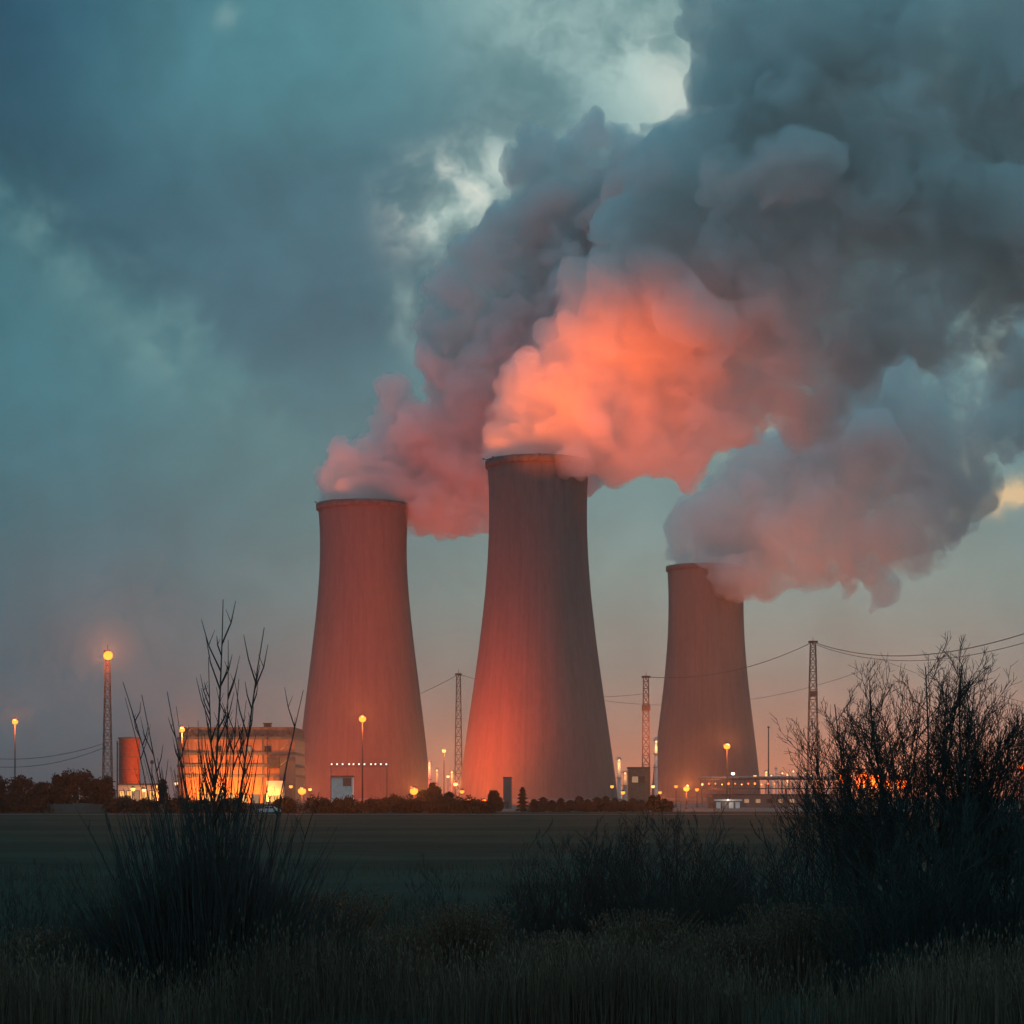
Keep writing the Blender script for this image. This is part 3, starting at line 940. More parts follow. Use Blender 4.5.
# ------------------------------------------------------------------ lamps
street_lamp(15, 520, 721, "leftmost street lamp, glowing over the dark trees", 5e3, size=.68, beam=3.1e4)
street_lamp(362.5, 500, 718, "street lamp on a thin pole before the left cooling tower", 5e3, size=.8, beam=3.4e4)
street_lamp(727, 660, 745.5, "street lamp before the farthest cooling tower, above the pipe bridge", 6e3, size=.95, beam=5.5e4)
street_lamp(182, 615, 729, "street lamp at the rounded left corner of the orange lit hall", 2.2e4, size=.8, beam=4.4e4)
street_lamp(302, 530, 790, "low lamp between the orange hall and the left tower", 3e3, G_SODIUM, .95, group="low lamps along the wall", beam=3.9e4)
street_lamp(414, 530, 790, "low lamp at the right foot of the left tower", 3e3, G_SODIUM, .95, group="low lamps along the wall", beam=3.9e4)
street_lamp(686.5, 610, 788, "low red orange lamp at the left end of the pipe bridge", 3.5e3, G_SODIUM, .8, group="low lamps along the wall", beam=6.0e4)
street_lamp(444, 1000, 750.5, "high yellow lamp between the two left towers", 3e3, G_AMBER, .85, .2, beam=6.2e4, col=AMBER, group="lamps between the two left towers")
street_lamp(455.5, 1000, 783.5, "lower yellow lamp beside the left pylon", 2e3, G_AMBER, .95, .2, beam=6.2e4, col=AMBER, group="lamps between the two left towers")
street_lamp(434, 990, 785, "small amber lamp nearest the left tower's right foot", 1.5e3, G_AMBER, .6, .15, group="lamps between the two left towers")
street_lamp(470, 700, 799, "left amber lamp under the middle tower's left foot", 1.8e3, G_SODIUM, .6, .15, group="amber lamps at the middle tower's foot")
street_lamp(477, 705, 803, "right amber lamp under the middle tower's left foot", 1.2e3, G_SODIUM, .5, .15, group="amber lamps at the middle tower's foot")
street_lamp(861, 460, 776, "left of the two fiery lamps behind the bare trees", 4e3, G_DEEP, 1.35, .15, group="fiery lamps behind the bare trees", heads=3, beam=6.2e4)
street_lamp(881, 470, 782, "right of the two fiery lamps behind the bare trees", 4e3, G_DEEP, 1.2, .15, group="fiery lamps behind the bare trees", heads=4, beam=7.5e4)
street_lamp(1022, 520, 766, "lamp at the right edge behind the bare trees", 3e3, G_DEEP, .8, .15, group="fiery lamps behind the bare trees", beam=3.9e4)
street_lamp(54, 600, 783, "small amber lamp low among the dark left trees", 300, G_AMBER, .42, .1, group="small lamps by the left trees")
street_lamp(64, 600, 782, "small white lamp low among the dark left trees", 200, G_WHITE, .38, .1, group="small lamps by the left trees", light=False)
street_lamp(73, 600, 778, "small yellow lamp above the dark left trees", 300, G_AMBER, .4, .1, group="small lamps by the left trees", light=False)
street_lamp(133, 600, 788.5, "round yellow lamp in front of the pump house", 400, G_AMBER, .62, .1, group="lamps by the pump house", light=False)
street_lamp(144, 600, 789.5, "pale yellow lamp right of the pump house door", 400, G_YEL, .6, .1, group="lamps by the pump house", light=False)
street_lamp(152, 590, 762, "unlit dark lamp head on a pole right of the silo", 0, M_STEEL, .5, .12, group="lamps by the pump house", light=False)
street_lamp(176, 620, 783, "white lamp low at the left end of the orange lit hall", 600, G_YEL, .55, .1, group="lamps by the pump house", light=False)

# many small sodium lamps along the foot of the plant
for px, d, py, sz, lens, lb in [(422, 960, 797, .8, G_SODIUM, "small lamp left of the round dark tree at the left tower's foot"), (440, 900, 789, .7, G_AMBER, "small lamp above the low tree under the left pylon"), (448, 980, 776, .7, G_AMBER, "small lamp just left of the left pylon"),
                                (462, 940, 791, .9, G_SODIUM, "small lamp at the left pylon's foot"), (484, 720, 800, .6, G_DEEP, "small lamp left of the plump dark tree"), (545, 760, 801, .45, G_AMBER, "small lamp behind the conifers, below the middle tower's centre"),
                                (612, 980, 786, .8, G_SODIUM, "small lamp before the stubby lit stack"), (623, 960, 792, .9, G_SODIUM, "small lamp left of the brick station's wall"), (653, 980, 786, .8, G_AMBER, "small lamp right of the brick station"), (660, 940, 792, .7, G_SODIUM, "small lamp at the farthest tower's left foot"),
                                (676, 700, 786, .5, G_DEEP, "small lamp left of the low red orange lamp"), (697, 690, 789, .55, G_DEEP, "small lamp right of the low red orange lamp"), (733, 700, 773, .6, G_WHITE, "small pale lamp beside the lamp before the farthest tower"),
                                (755, 1150, 776, .9, G_AMBER, "small lamp behind the slim unlit post"), (779, 1180, 778, 1.0, G_AMBER, "small lamp right of the slim unlit post"), (800, 1190, 777, .9, G_SODIUM, "small lamp left of the tallest pylon's foot"), (819, 1200, 779, .9, G_AMBER, "small lamp right of the tallest pylon's foot"),
                                (200, 605, 792, .5, G_SODIUM, "small lamp before the hall's left windows"), (222, 600, 791, .5, G_AMBER, "small lamp before the hall's middle windows"), (291, 610, 786, .5, G_SODIUM, "small lamp at the hall's stair tower"), (310, 620, 789, .45, G_AMBER, "small lamp left of the pale hut")]:
    street_lamp(px, d, py, lb, 0, lens, sz, .12, group="small lamps along the foot of the plant", light=False)

# tall lattice lamp mast at the left
MD = 560.0
h = hz(655, MD)
t = thing("lamp_mast", (gx(107.5, MD), MD, 0), "tall lattice lamp mast left of the red silo, blazing orange at its top", "lamp mast")
mb = MB(); lattice(mb, h, 2.4, .9, 17, .07)
mb.build("lattice", M_RUST, t)
hd = MB().box(-.9, .9, -.5, .5, h, h + .25).tube([(0, 0, h), (0, 0, h + 2.6)], .07, 5).box(-.75, .75, -.65, -.45, h + .3, h + 1.2).build("lamp_housing", M_STEEL, t)
MB().ball((.35, -1.1, h - .2), 1.1, 2).build("lens", G_SODIUM, hd)
lamp_light('POINT', (gx(107.5, MD) + .4, MD - 2.4, h - .4), 7e3, SODIUM, t, .5)
src = Vector((gx(107.5, MD) + .4, MD - 2.5, h - .3))
lamp_light('SPOT', src, 1.5e5, (1, .22, .04), t, .5, src + Vector((-src.x, -MD, 20)), 24, .6)  # extra spot facing the camera, added so the mast head glows in the haze


# big upward floodlights of the site (they light shells and steam)
def flood(px, d, target, power, cone, label, col=SODIUM):
    loc = Vector((gx(px, d), d, 0))
    t = thing("floodlight", loc, label, "floodlight", "upward floodlights of the site")
    MB().box(-1.1, 1.1, -.9, .9, 0, .35).build("plinth", M_DARKCON, t)
    for q in (-1, 1):
        MB().box(q * .95 - .1, q * .95 + .1, -.25, .25, .355, 1.5).build("yoke_arm", M_STEEL, t)
    hs = MB().lathe([(.02, .5), (.5, .5), (.8, 1.0), (.84, 1.6), (.76, 1.6), (.74, 1.5)], 18).build("housing", M_STEEL, t)
    MB().lathe([(.735, 1.52), (.3, 1.56), (.01, 1.57)], 18).build("lens", G_SODIUM, hs)
    if cone >= 175: lamp_light('POINT', loc + Vector((0, 0, 2.6)), power, col, t, .8)
    else: lamp_light('SPOT', loc + Vector((0, 0, 2.2)), power, col, t, .8, target, cone, 1.0)
flood(158, 705, at(584, 374, D2), 1.9e7, 11, "floodlight left of the hall, aimed at the middle tower's mouth", (1, .125, .0))
flood(262, 905, at(352, 690, D1), 2.5e6, 84, "floodlight at the left tower's left foot", (1, .055, .014))
flood(392, 925, at(480, 680, D2), 9e5, 84, "floodlight between the left and middle towers", (1, .055, .014))
flood(650, 930, at(690, 430, D2), 1.3e6, 40, "floodlight aimed at the steam right of the middle tower", (1, .15, .04))
flood(640, 1180, at(740, 575, D3), 1.6e6, 34, "floodlight at the farthest tower's left side", (1, .19, .035))
flood(780, 1290, at(820, 575, D3), 1.2e6, 44, "floodlight below the farthest steam plume", (1, .19, .035))
flood(440, 1040, at(425, 530, D1), 2.6e5, 36, "floodlight below the steam of the left tower", (1, .19, .03))
flood(166, 712, at(690, 290, D2), 2.4e6, 8, "floodlight left of the hall, aimed high into the largest plume", (1, .13, .025))


flood(297, 1062, at(310, 770, D1), 9e4, 179, "floodlight close to the left tower's left foot", (1, .17, .03))
flood(452, 950, at(470, 770, D2), 9e4, 179, "floodlight close to the middle tower's left foot", (1, .17, .03))
flood(664, 1360, at(675, 770, D3), 6e4, 179, "floodlight close to the farthest tower's left foot", (1, .17, .03))


def added_rim_lights(T, angles, power, label, group, aimout=0.25):  # added fill lights for the steam root; the rim has no lamps of its own
    """Upward lamps on brackets round a tower's rim, lighting the steam as it leaves."""
    loc, R, top = T
    for i, (deg, lb) in enumerate(angles):
        a = math.radians(deg)
        u = Vector((math.cos(a), math.sin(a), 0))
        p = Vector((loc.x, loc.y, 0)) + u * (R + 4.0) + Vector((0, 0, top - 0.5))
        t = thing("added_rim_light", p, label % lb, "floodlight", group)
        MB().tube([u * -4.6, u * .2], .12, 6).build("bracket", M_STEEL, t)
        hs = MB().box(-.45, .45, -.35, .35, -.15, .45).build("housing", M_STEEL, t)
        MB().box(-.36, .36, -.28, .28, .451, .456).build("lens", G_SODIUM, hs)
        lamp_light('SPOT', p + Vector((0, 0, .9)), power, (1, .145, .0), t, .5, p + Vector((0, 0, 20)) - u * 9, 100, .8)

added_rim_lights(T2, [(206, "the left edge"), (222, "the left front"), (246, "the front, left of its middle"), (270, "the front middle")], 5e4, "lamp on a bracket below the middle tower's rim at %s", "rim lamps of the middle tower")
added_rim_lights(T1, [(212, "the left edge"), (240, "the left front")], 1.6e4, "lamp on a bracket below the left tower's rim at %s", "rim lamps of the left tower")
flood(540, 915, at(550, 770, D2 - 35), 6e4, 90, "floodlight in front of the middle tower's base", (1, .16, .05))

# ------------------------------------------------------------------ dusk haze over the whole site
hm = bpy.data.materials.new("haze_air")
hm.use_nodes = True
hm.node_tree.nodes.clear()
hv = hm.node_tree.nodes.new('ShaderNodeVolumePrincipled')
hv.inputs['Color'].default_value = (0.93, 0.94, 0.96, 1)
hv.inputs['Density'].default_value = 0.000085
hv.inputs['Anisotropy'].default_value = 0.82
ho = hm.node_tree.nodes.new('ShaderNodeOutputMaterial')
hm.node_tree.links.new(hv.outputs[0], ho.inputs['Volume'])
hm.cycles.homogeneous_volume = True
tag(MB().box(-6000, 6000, -600, 4300, -1.6, 430).build("haze", hm), kind='stuff')
flood(150, 700, at(650, 370, D2), 1.1e7, 12, "floodlight left of the hall, aimed at the largest plume right of its root", (1, .105, .0))
# ------------------------------------------------------------------ vegetation
M_BARK = mottled("bark", (0.045, 0.04, 0.038), (0.075, 0.066, 0.06), 6.0, 0.95)
M_TWIG = mottled("twigs", (0.042, 0.037, 0.035), (0.07, 0.058, 0.052), 3.0, 0.95)
M_DRY = mottled("dry_leaf", (0.045, 0.042, 0.032), (0.085, 0.074, 0.052), 2.0, 0.95)
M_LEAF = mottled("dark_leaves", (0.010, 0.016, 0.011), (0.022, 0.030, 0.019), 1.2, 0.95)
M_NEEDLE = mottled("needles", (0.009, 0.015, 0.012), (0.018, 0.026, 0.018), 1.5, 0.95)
for m_ in (M_BARK, M_TWIG, M_DRY, M_LEAF, M_NEEDLE):
    m_.node_tree.nodes['Principled BSDF'].inputs['Specular IOR Level'].default_value = 0.03
def grass_mat(nb, co, p):
    oi = nb.n('ShaderNodeNewGeometry')
    r = Sk(nb, oi.outputs['Random Per Island'])
    n = nb.noise(co, 0.22, 3.0, 0.5)
    c = nb.mix(r, (0.11, 0.052, 0.036, 1), (0.28, 0.138, 0.09, 1))
    c = nb.mix(nb.smooth(n, 0.38, 0.66, 0.0, 0.6), c, (0.07, 0.042, 0.034, 1))
    nb.put(p.inputs['Base Color'], c)
M_GRASS = material("dry_grass", grass_mat, 1.0, 0.0)


def bare_tree(px, d, top, label, seed, nstem, width, name="bare_tree", cat="tree", group=None, rad=.04, lean=0.0, boughs=14, twigs=6, subs=2, low=.3, dome=.35, root=.2, start=.3):
    """Many-stemmed leafless tree or bush: stems fan out and carry ascending boughs, twigs and finer twigs."""
    r_ = random.Random(seed)
    H = hz(top, d)
    t = thing(name, (gx(px, d), d, 0), label, cat, group)
    a, b = MB(), MB()

    def bough(mb, p, dr, length, rd, n, sides, up=.10, wig=.07):
        pts, rs = [Vector(p)], [rd]
        dr = Vector(dr).normalized()
        for i in range(n):
            dr = (dr + Vector((r_.gauss(0, wig), r_.gauss(0, wig), up + r_.gauss(0, wig * .5)))).normalized()
            pts.append(pts[-1] + dr * (length / n))
            rs.append(max(rd * (1 - .75 * (i + 1) / n), .0035))
        mb.tube(pts, rs, sides, cap=False)
        return pts, rs

    def along(pts, rs, s):
        n = len(pts) - 1
        i = min(n - 1, int(s * n))
        return pts[i].lerp(pts[i + 1], s * n - i), (pts[i + 1] - pts[i]).normalized(), rs[i]

    def side_dir(ax, ang):
        v = Vector((r_.gauss(0, 1), r_.gauss(0, 1), r_.gauss(0, 1)))
        v -= ax * v.dot(ax)
        v.normalize()
        return ax * math.cos(ang) + v * math.sin(ang)

    for i in range(nstem):
        f = (i + .5) / nstem * 2 - 1 + r_.uniform(-.12, .12)
        q = r_.uniform(0, 6.28)
        base = Vector((f * width * root + r_.uniform(-.08, .08), math.sin(q) * width * .2, -.1))
        hh = H * (1 - dome * min(1, abs(f)) ** 2.0) * r_.uniform(.80, .98)
        tipx = f * width * .8 + lean * H
        dr = Vector((1.55 * (tipx - base.x), math.sin(q) * width * .5, hh))
        pts, rs = bough(a, base, dr, hh * (1.0 + .12 * abs(f)), rad * r_.uniform(.7, 1.15), 9, 5, .045, .05)
        for k in range(boughs):
            s = start + (.97 - start) * ((k + r_.random()) / boughs)
            p, ax, r0 = along(pts, rs, s)
            L = H * (.38 - .24 * s) * r_.uniform(.65, 1.2)
            bp, br = bough(b, p, side_dir(ax, r_.uniform(.45, .95)), L, max(r0 * .55, .008), 5, 4)
            for m in range(twigs):
                s2 = .15 + .83 * (m + r_.random()) / twigs
                p2, ax2, r2 = along(bp, br, s2)
                tp, tr = bough(b, p2, side_dir(ax2, r_.uniform(.35, .8)), L * r_.uniform(.25, .55) * (1.15 - .6 * s2), max(r2 * .6, .006), 3, 3, .12, .1)
                for z in range(subs):
                    p3, ax3, r3 = along(tp, tr, r_.uniform(.3, .95))
                    bough(b, p3, side_dir(ax3, r_.uniform(.35, .8)), L * r_.uniform(.10, .22), .0052, 2, 3, .1, .1)
    a.build("trunk", M_BARK, t)
    b.build("crown", M_TWIG, t)
    if low:
        c = MB()
        for i in range(int(width * 900 * low)):
            x = max(-width, min(width, r_.gauss(0, width * .48))); y = r_.gauss(0, width * .25)
            hh = H * r_.uniform(.08, .36) * max(.3, 1 - .6 * abs(x) / width)
            pts, rs = bough(c, (x, y, -.05), (x / width * .3 + r_.gauss(0, .25), r_.gauss(0, .25), 1), hh, .011, 3, 3, .03, .12)
            p, ax, r0 = along(pts, rs, r_.uniform(.3, .8))
            bough(c, p, side_dir(ax, .6), hh * .4, .006, 2, 3, .08, .1)
        c.build("undergrowth", M_TWIG, t)
    return t


# right-hand bare trees
G_R = "bare trees at the right"
bare_tree(932, 38.5, 650, "tallest bare tree, dense upright boughs right of the fiery lamps", 21, 18, 1.5, rad=.042, group=G_R, boughs=18, twigs=7, subs=3, low=1.6)
bare_tree(864, 40.5, 688, "bare tree leaning left across the fiery lamps", 22, 12, 1.05, rad=.034, lean=-.03, group=G_R, boughs=13, twigs=6, subs=2, low=.4)
bare_tree(1003, 39.5, 690, "bare tree cut by the right edge of the picture", 23, 14, 1.1, rad=.034, group=G_R, boughs=16, twigs=7, subs=3, low=1.6)
G_B = "bare bushes in the field edge"
def bush(px, d, top, label, seed, n, w_, rad=.016, low=.6, boughs=9, twigs=4, subs=1):
    return bare_tree(px, d, top, label, seed, n, w_, "bare_bush", "bush", G_B, rad, 0.0, boughs, twigs, subs, low, .5, .35, .12)
bush(824, 42.0, 762, "low bare bush at the left skirt of the right trees", 24, 20, 1.1)
bush(905, 36.0, 812, "low tangled bush in front of the tallest bare tree", 25, 28, 1.6, low=1.6)
bush(990, 36.5, 770, "dense low bush filling the right corner", 26, 34, 1.6, low=1.8)
bush(566, 46.5, 816, "left domed bare bush in the middle of the field edge", 31, 28, 1.6, .017)
bush(622, 47.5, 810, "second domed bush of the middle bushes, behind the tallest", 38, 24, 1.3, .016)
bush(672, 46.0, 798, "tallest domed bare bush in the middle of the field edge", 32, 34, 1.7, .018)
bush(752, 47.0, 830, "right domed bare bush in the middle of the field edge", 33, 28, 1.6, .016)
bush(712, 47.5, 836, "low bush filling the gap between the tallest and right middle bushes", 39, 20, 1.1, .014)
bush(528, 47.0, 866, "small thin bush at the left end of the middle bushes", 34, 14, .9, .012)
bush(437, 46.0, 845, "sparse upright bush behind the tawny tussock", 35, 11, .8, .012, .4, 6, 2)
bush(30, 37.0, 858, "sparse bush at the left edge of the picture", 36, 18, 1.2, .012, .6, 6, 3)
bush(345, 44.0, 893, "low bush between the willow shrub and the tawny tussock", 37, 20, 1.4, .012, .6, 7, 3)
bush(500, 45.0, 905, "low murky bush right of the tawny tussock", 40, 18, 1.2, .012, .6, 7, 3)


# left willow shrub: long straight rods
def willow():
    d = 35.0
    r_ = random.Random(77)
    t = thing("willow_shrub", (gx(208, d), d, 0), "big willow shrub of long straight rods before the orange lit hall", "shrub")
    k = d / F
    rods, twigs, low = MB(), MB(), MB()
    def rod(bx, topx, topy, rad, bow=0.0, tw=0, dy=0.0):
        b = Vector((gx(bx, d) - t.location.x, dy, -.1))
        e = Vector((gx(topx, d) - t.location.x, dy * 1.8, hz(topy, d)))
        n = 9
        pts = []
        ph = r_.uniform(0, 6.28)
        for i in range(n + 1):
            s = i / n
            p = b.lerp(e, s)
            p.x += math.copysign(bow, -(e.x - b.x)) * 4 * s * (1 - s) * 0.5 + math.sin(s * 7 + ph) * .025
            p.y += math.cos(s * 6 + ph) * .03
            pts.append(p)
        rods.tube(pts, [rad * (1 - .80 * i / n) for i in range(n + 1)], 5, cap=False)
        L = (e - b).length
        for j in range(tw):
            s = r_.uniform(.42, .90)
            i = min(n - 1, int(s * n))
            q = pts[i].lerp(pts[i + 1], s * n - i)
            sd = 1 if j % 2 else -1
            l = L * r_.uniform(.05, .17) * (1.2 - s * .5)
            lean_ = r_.uniform(.16, .38)
            m_ = q + Vector((sd * l * lean_ * .65, r_.gauss(0, .04), l * .5))
            en = q + Vector((sd * l * lean_, r_.gauss(0, .06), l))
            twigs.tube([q, m_, en], [rad * .42, rad * .3, rad * .12], 4, cap=False)
            if r_.random() < .5:
                o2 = m_ + Vector((-sd * l * .12, 0, l * .3))
                twigs.tube([m_, o2], [rad * .25, rad * .1], 3, cap=False)
    for bx, tx, ty, rd, bow, tw in [(212, 219, 597, .034, .1, 22), (214, 204, 655, .026, .1, 12), (222, 266, 628, .032, .25, 16), (218, 243, 680, .024, .1, 10), (190, 117, 680, .026, .2, 6),
                                    (198, 138, 694, .024, .15, 4), (192, 132, 700, .02, .1, 4), (206, 163, 690, .026, .1, 6), (204, 170, 705, .018, .05, 4), (250, 298, 688, .026, .12, 8),
                                    (255, 318, 792, .022, .15, 6), (262, 338, 826, .02, .2, 5), (180, 78, 806, .02, .2, 4), (172, 60, 858, .016, .15, 4), (224, 228, 640, .024, .05, 10),
                                    (230, 252, 702, .02, .1, 8), (208, 196, 720, .02, .05, 6), (238, 270, 770, .02, .1, 6), (150, 40, 870, .014, .1, 3)]:
        rod(bx, tx, ty, rd, bow, tw, r_.uniform(-.4, .4))
    for i in range(250):
        f = r_.gauss(0, .56)
        f = max(-1.1, min(1.1, f))
        bx = 210 + f * 78 + r_.uniform(-8, 8)
        tx = 206 + f * 150 + r_.gauss(0, 14)
        ty = 735 + 120 * abs(f) ** 1.3 + abs(r_.gauss(0, 55))
        rod(bx, tx, ty, r_.uniform(.011, .021), r_.uniform(0, .25), r_.randint(1, 5), r_.uniform(-.7, .7))
    for i in range(4800):
        f = r_.gauss(0, .55)
        x = f * 132 * k
        hh = r_.uniform(.5, 2.6) * max(.2, 1 - .55 * abs(f))
        le = f * .5 + r_.gauss(0, .12)
        p = Vector((x, r_.gauss(0, .55), -.05))
        low.tube([p, p + Vector((le * hh * .45, r_.gauss(0, .05), hh * .55)), p + Vector((le * hh, r_.gauss(0, .12), hh))], [.010, .008, .003], 3, cap=False)
    rods.build("rods", M_BARK, t); twigs.build("twigs", M_TWIG, t); low.build("undergrowth", M_TWIG, t)
willow()


# foreground grass
def blades(mb, x, y, z, h, r_, w=.006, bend=.3):
    a = r_.uniform(0, 6.28)
    bx, by = math.cos(a), math.sin(a)
    l = abs(r_.gauss(0, bend)) * h
    p = [(x - by * w, y + bx * w, z), (x + by * w, y - bx * w, z), (x + bx * l * .35 + by * w * .7, y + by * l * .35 - bx * w * .7, z + h * .6),
         (x + bx * l * .35 - by * w * .7, y + by * l * .35 + bx * w * .7, z + h * .6), (x + bx * l, y + by * l, z + h)]
    mb.raw(p, [(0, 1, 2, 3), (3, 2, 4)])
    return p[4]

r_ = random.Random(5)
gb = MB()
for i in range(74000):
    y = 30.5 + 20 * r_.random() ** 1.25
    hw = y * 520 / F + 3.0
    x = r_.uniform(-hw, hw)
    dn = mnoise.noise(Vector((x * .35, y * .35, 3)))
    if r_.random() > .62 + dn * .9: continue
    h = (.45 + .5 * r_.random() + dn * .7) * (1.2 if y < 38 else max(.35, 1.1 - (y - 38) * .09))
    if h < .1: continue
    tip = blades(gb, x, y, -.05, h, r_, .0075)
    if r_.random() < .22:                         # seed head
        gb.ball(tip, .014, 1, (.8, .8, 3.2))
tag(gb.build("grass", M_GRASS), "tall tawny dry grass along the bottom of the picture", "grass", kind='stuff')
gb = MB()
for i in range(38000):
    y = 48 + 60 * r_.random() ** 1.4
    hw = y * 520 / F + 4.0
    x = r_.uniform(-hw, hw)
    dn = mnoise.noise(Vector((x * .12, y * .12, 8)))
    if r_.random() > .6 + dn: continue
    blades(gb, x, y, -.2, .28 + .3 * r_.random() + dn * .3, r_, .010)
tag(gb.build("meadow_grass", M_DRY), "short dull grass behind the front bushes", "grass", kind='stuff')

# tawny tussock
t = thing("grass_tussock", (gx(462, 36.5), 36.5, 0), "tawny feathery tussock left of centre in the dry grass", "tussock")
tb, tsd = MB(), MB()
for i in range(900):
    a = r_.uniform(0, 6.28); q = r_.uniform(0, .32)
    x, y = math.cos(a) * q, math.sin(a) * q
    hh = r_.uniform(.7, 1.55); le = r_.uniform(.0, .55)
    e = Vector((x + math.cos(a) * le * hh, y + math.sin(a) * le * hh, hh))
    m_ = Vector((x + math.cos(a) * le * hh * .35, y + math.sin(a) * le * hh * .35, hh * .55))
    tb.tube([(x, y, -.05), m_, e], [.006, .005, .002], 3, cap=False)
    if i % 3 == 0:
        for s in range(4):
            c = m_.lerp(e, .5 + s * .15)
            tsd.ball((c.x + r_.gauss(0, .015), c.y, c.z), .013, 1, (1, 1, 2))
tb.build("stalks", M_GRASS, t); tsd.build("seed_heads", M_GRASS, t)


# more tussocks of the same grass through the front of the field
for px, d, sc, lb in [(338, 40.0, 1.05, "tawny tussock at the right foot of the willow shrub"), (566, 36.0, .72, "small tawny tussock right of the feathery one, below the left middle bush"), (640, 37.5, .9, "tawny tussock below the tallest middle bush"),
                      (728, 36.5, .78, "tawny tussock below the right middle bush"), (800, 38.0, .95, "tawny tussock before the left skirt of the bare trees"), (60, 35.5, .8, "tawny tussock in the lower left corner"), (400, 38.5, .7, "low tawny tussock just left of the feathery one")]:
    c = copy_tree(t)
    c.location = (gx(px, d), d, 0)
    c.scale = (sc * 1.15, sc * 1.15, sc)
    c.rotation_euler.z = px * .7
    c['label'] = lb
    c['group'] = "tussocks in the dry grass"
t['group'] = "tussocks in the dry grass"

# background trees
def leafy(px, d, top, wpx, label, seed, group, z0=.0, dens=1.0):
    r_ = random.Random(seed)
    H = hz(top, d); Wd = wpx / 2 / F * d
    t = thing("leafy_tree", (gx(px, d), d, 0), label, "tree", group)
    MB().tube([(0, 0, 0), (.1, 0, H * .3), (0, .1, H * .6)], [.28, .2, .1], 6).build("trunk", M_BARK, t)
    mb = MB()
    clumps = []
    for i in range(40):
        a = r_.uniform(0, 6.28); q = r_.random() ** .5; z = r_.uniform(.06, .96)
        env = math.sin(min(1, max(0, (z - .05) / .95)) ** .7 * math.pi * .93 + .07) ** .5
        clumps.append((math.cos(a) * q * Wd * env * .9, math.sin(a) * q * Wd * env * .9, H * z * .93, Wd * r_.uniform(.24, .46)))
    for x, y, z, R in clumps:
        for j in range(int(110 * dens)):
            u = Vector((r_.gauss(0, 1), r_.gauss(0, 1), r_.gauss(0, .8))).normalized() * R * r_.uniform(.55, 1.08)
            p = Vector((x, y, z)) + u
            if p.z < .2: continue
            s = r_.uniform(.2, .48)
            a = Vector((r_.gauss(0, 1), r_.gauss(0, 1), r_.gauss(0, 1))).normalized() * s
            b = Vector((r_.gauss(0, 1), r_.gauss(0, 1), r_.gauss(0, 1))).normalized() * s
            mb.raw([p - a, p + b, p + a], [(0, 1, 2)])
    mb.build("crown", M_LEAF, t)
G_L = "dark leafy trees left of the lamp mast"
for i, (px, top, w_, lbl) in enumerate([(-8, 771, 40, "dark tree cut by the left edge of the picture"), (20, 778, 34, "low dark tree below the leftmost street lamp"), (42, 781, 26, "small dark tree right of the leftmost street lamp"),
        (64, 771, 32, "tall rounded dark tree beside the small lamps"), (84, 770, 34, "tallest broad dark tree left of the lamp mast"), (102, 777, 28, "dark tree at the foot of the lamp mast"), (50, 790, 40, "low dark bushy tree in front of the small lamps")]):
    leafy(px, 482 + (i * 13) % 30, top, w_, lbl, 100 + i, G_L)
G_M = "dark trees along the tower feet"
for i, (px, top, w_, lbl) in enumerate([(163, 776, 9, "narrow dark tree left of the orange lit hall"), (435, 780, 16, "round dark tree at the left tower's right foot"), (424, 790, 14, "low dark tree left of the round one at the left tower"),
        (448, 793, 16, "low dark tree under the left lattice pylon"), (495, 790, 15, "plump dark tree left of the narrow block tower"), (655, 796, 14, "small dark tree below the brown brick station"),
        (665, 799, 16, "low dark tree left of the pipe bridge"), (393, 797, 22, "low dark bushy tree before the left tower's right side")]):
    leafy(px, 478 + (i * 17) % 40, top, w_, lbl, 120 + i, G_M)


def conifer(px, d, top, wpx, label, seed, group):
    r_ = random.Random(seed)
    H = hz(top, d); Wd = wpx / 2 / F * d
    t = thing("conifer", (gx(px, d), d, 0), label, "conifer", group)
    MB().tube([(0, 0, 0), (0, 0, H * .97)], [.16, .02], 5).build("trunk", M_BARK, t)
    mb = MB()
    for i in range(1100):
        z = r_.random() ** 1.1
        rr = Wd * (1 - z) ** .7 * (.7 + .35 * math.sin(z * 38)) * r_.uniform(.3, 1.05)
        a = r_.uniform(0, 6.28)
        p = Vector((math.cos(a) * rr, math.sin(a) * rr, .25 + z * (H - .25)))
        s = r_.uniform(.35, .75)
        o_ = Vector((math.cos(a), math.sin(a), -.35)) * s
        q = Vector((-math.sin(a), math.cos(a), .1)) * s * .5
        mb.raw([p - q, p + o_, p + q], [(0, 1, 2)])
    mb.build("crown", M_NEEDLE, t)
conifer(522.5, 500, 787, 13, "pointed conifer right of the narrow block tower", 201, "conifers before the middle tower")
row = [(534, 799, 9), (543, 797, 9), (552, 800, 8), (561, 798, 9), (570, 800, 8), (579, 796, 9), (588, 799, 9), (597, 797, 8), (606, 796, 9), (615, 798, 9), (624, 800, 9), (633, 798, 10), (642, 800, 9)]
words = ["first", "second", "third", "fourth", "fifth", "sixth", "seventh", "eighth", "ninth", "tenth", "eleventh", "twelfth", "thirteenth"]
for i, (px, top, w_) in enumerate(row):
    conifer(px, 486 + (i * 7) % 18, top, w_ * (2.0 + .9 * ((i * 5) % 3)), "small conifer in the hedge-like row before the middle tower, %s from the left" % words[i], 210 + i, "row of small conifers before the middle tower")

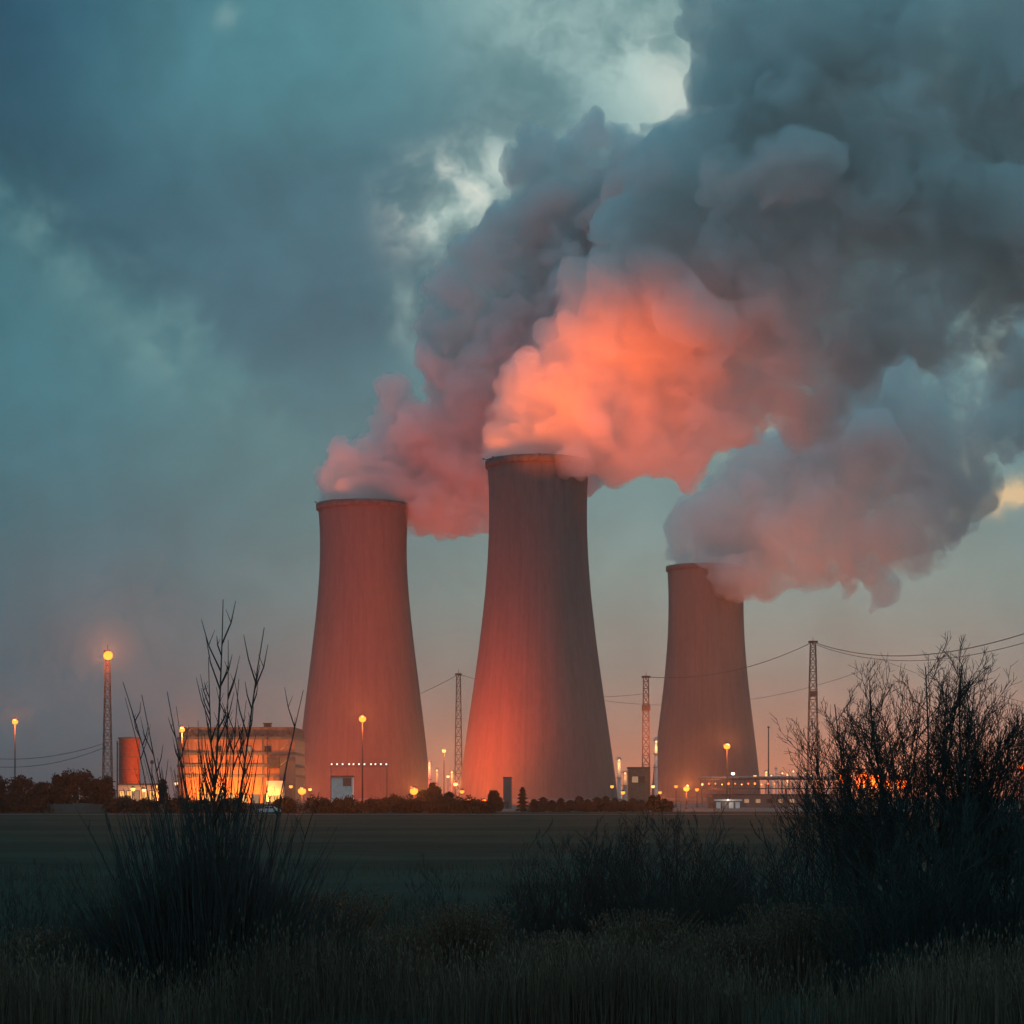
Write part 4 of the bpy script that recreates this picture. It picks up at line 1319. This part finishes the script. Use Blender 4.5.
# scrub along the wall, car at the field edge
scr = random.Random(9)
kinds = ["low dark scrub", "ragged dark scrub", "rounded dark scrub"]
spots = [(-4, 800, 30), (28, 797, 36), (120, 799, 26), (146, 802, 22), (180, 801, 28), (208, 803, 26), (232, 800, 24), (286, 801, 26), (318, 799, 24), (345, 801, 30), (378, 800, 24), (408, 800, 26), (436, 798, 24), (462, 800, 26), (484, 802, 22)]
where = ["at the left picture edge", "under the leftmost street lamp", "under the red silo", "under the pump house", "at the hall's rounded end", "below the hall's left windows", "below the hall's middle", "below the hall's stair tower",
         "at the left tower's left foot", "before the pale hut", "below the light gantry's right post", "below the low lamp at the left tower's right foot", "below the lamps between the two left towers", "at the wall's right end", "just left of the plump dark tree"]
for i, ((px, top, w_), wh) in enumerate(zip(spots, where)):
    leafy(px, 452 + (i * 11) % 14, top, w_ * 1.25, kinds[i % 3] + " " + wh, 300 + i, "dark scrub along the boundary wall", dens=.7)
for o in [q for q in bpy.data.objects if q.get('group') == "dark scrub along the boundary wall"]:
    o.name = "scrub_bush"; o['category'] = "bush"

M_CAR = mottled("pale_car_paint", (0.5, 0.5, 0.5), (0.58, 0.58, 0.57), 2.0, 0.35)
M_TYRE = mottled("tyre_rubber", (0.02, 0.02, 0.02), (0.035, 0.035, 0.035), 4.0, 0.9)
t = thing("parked_car", (gx(269, 440), 440, 0), "pale car parked at the field edge below the orange lit hall", "car")
prof = [(-2.15, .35), (-2.2, .75), (-1.95, .92), (-1.2, 1.0), (-.65, 1.42), (.75, 1.45), (1.55, 1.0), (2.1, .92), (2.2, .6), (2.15, .35)]
def car_side(w_): return [(x, -w_, z) for x, z in prof] + [(x, w_, z) for x, z in prof]
np_ = len(prof)
MB().raw(car_side(.86), [tuple(range(np_))[::-1], tuple(range(np_, 2 * np_))] + [(i, (i + 1) % np_, np_ + (i + 1) % np_, np_ + i) for i in range(np_)]).build("body", M_CAR, t)
for s in (-1, 1):
    MB().raw([(-1.0, s * .865, 1.02), (-.58, s * .865, 1.34), (.1, s * .865, 1.36), (.1, s * .865, 1.02)], [(0, 1, 2, 3)]).build("side_window", M_GLASS, t)
    MB().raw([(.2, s * .865, 1.02), (.2, s * .865, 1.36), (.7, s * .865, 1.36), (1.3, s * .865, 1.02)], [(0, 1, 2, 3)]).build("side_window", M_GLASS, t)
    for x in (-1.35, 1.35):
        w_ = MB().lathe([(.02, -.1), (.2, -.1), (.32, -.08), (.32, .08), (.2, .1), (.02, .1)], 16).build("wheel", M_TYRE, t, (x, s * .84, .32))
        w_.rotation_euler = (math.radians(90), 0, 0)
        MB().lathe([(.01, -.105), (.18, -.105), (.18, .105), (.01, .105)], 12).build("rim", M_GALV, w_)
    MB().ball((-2.13, s * .6, .7), .13, 1, (.6, 1, .7)).build("headlight", G_WHITE, t)
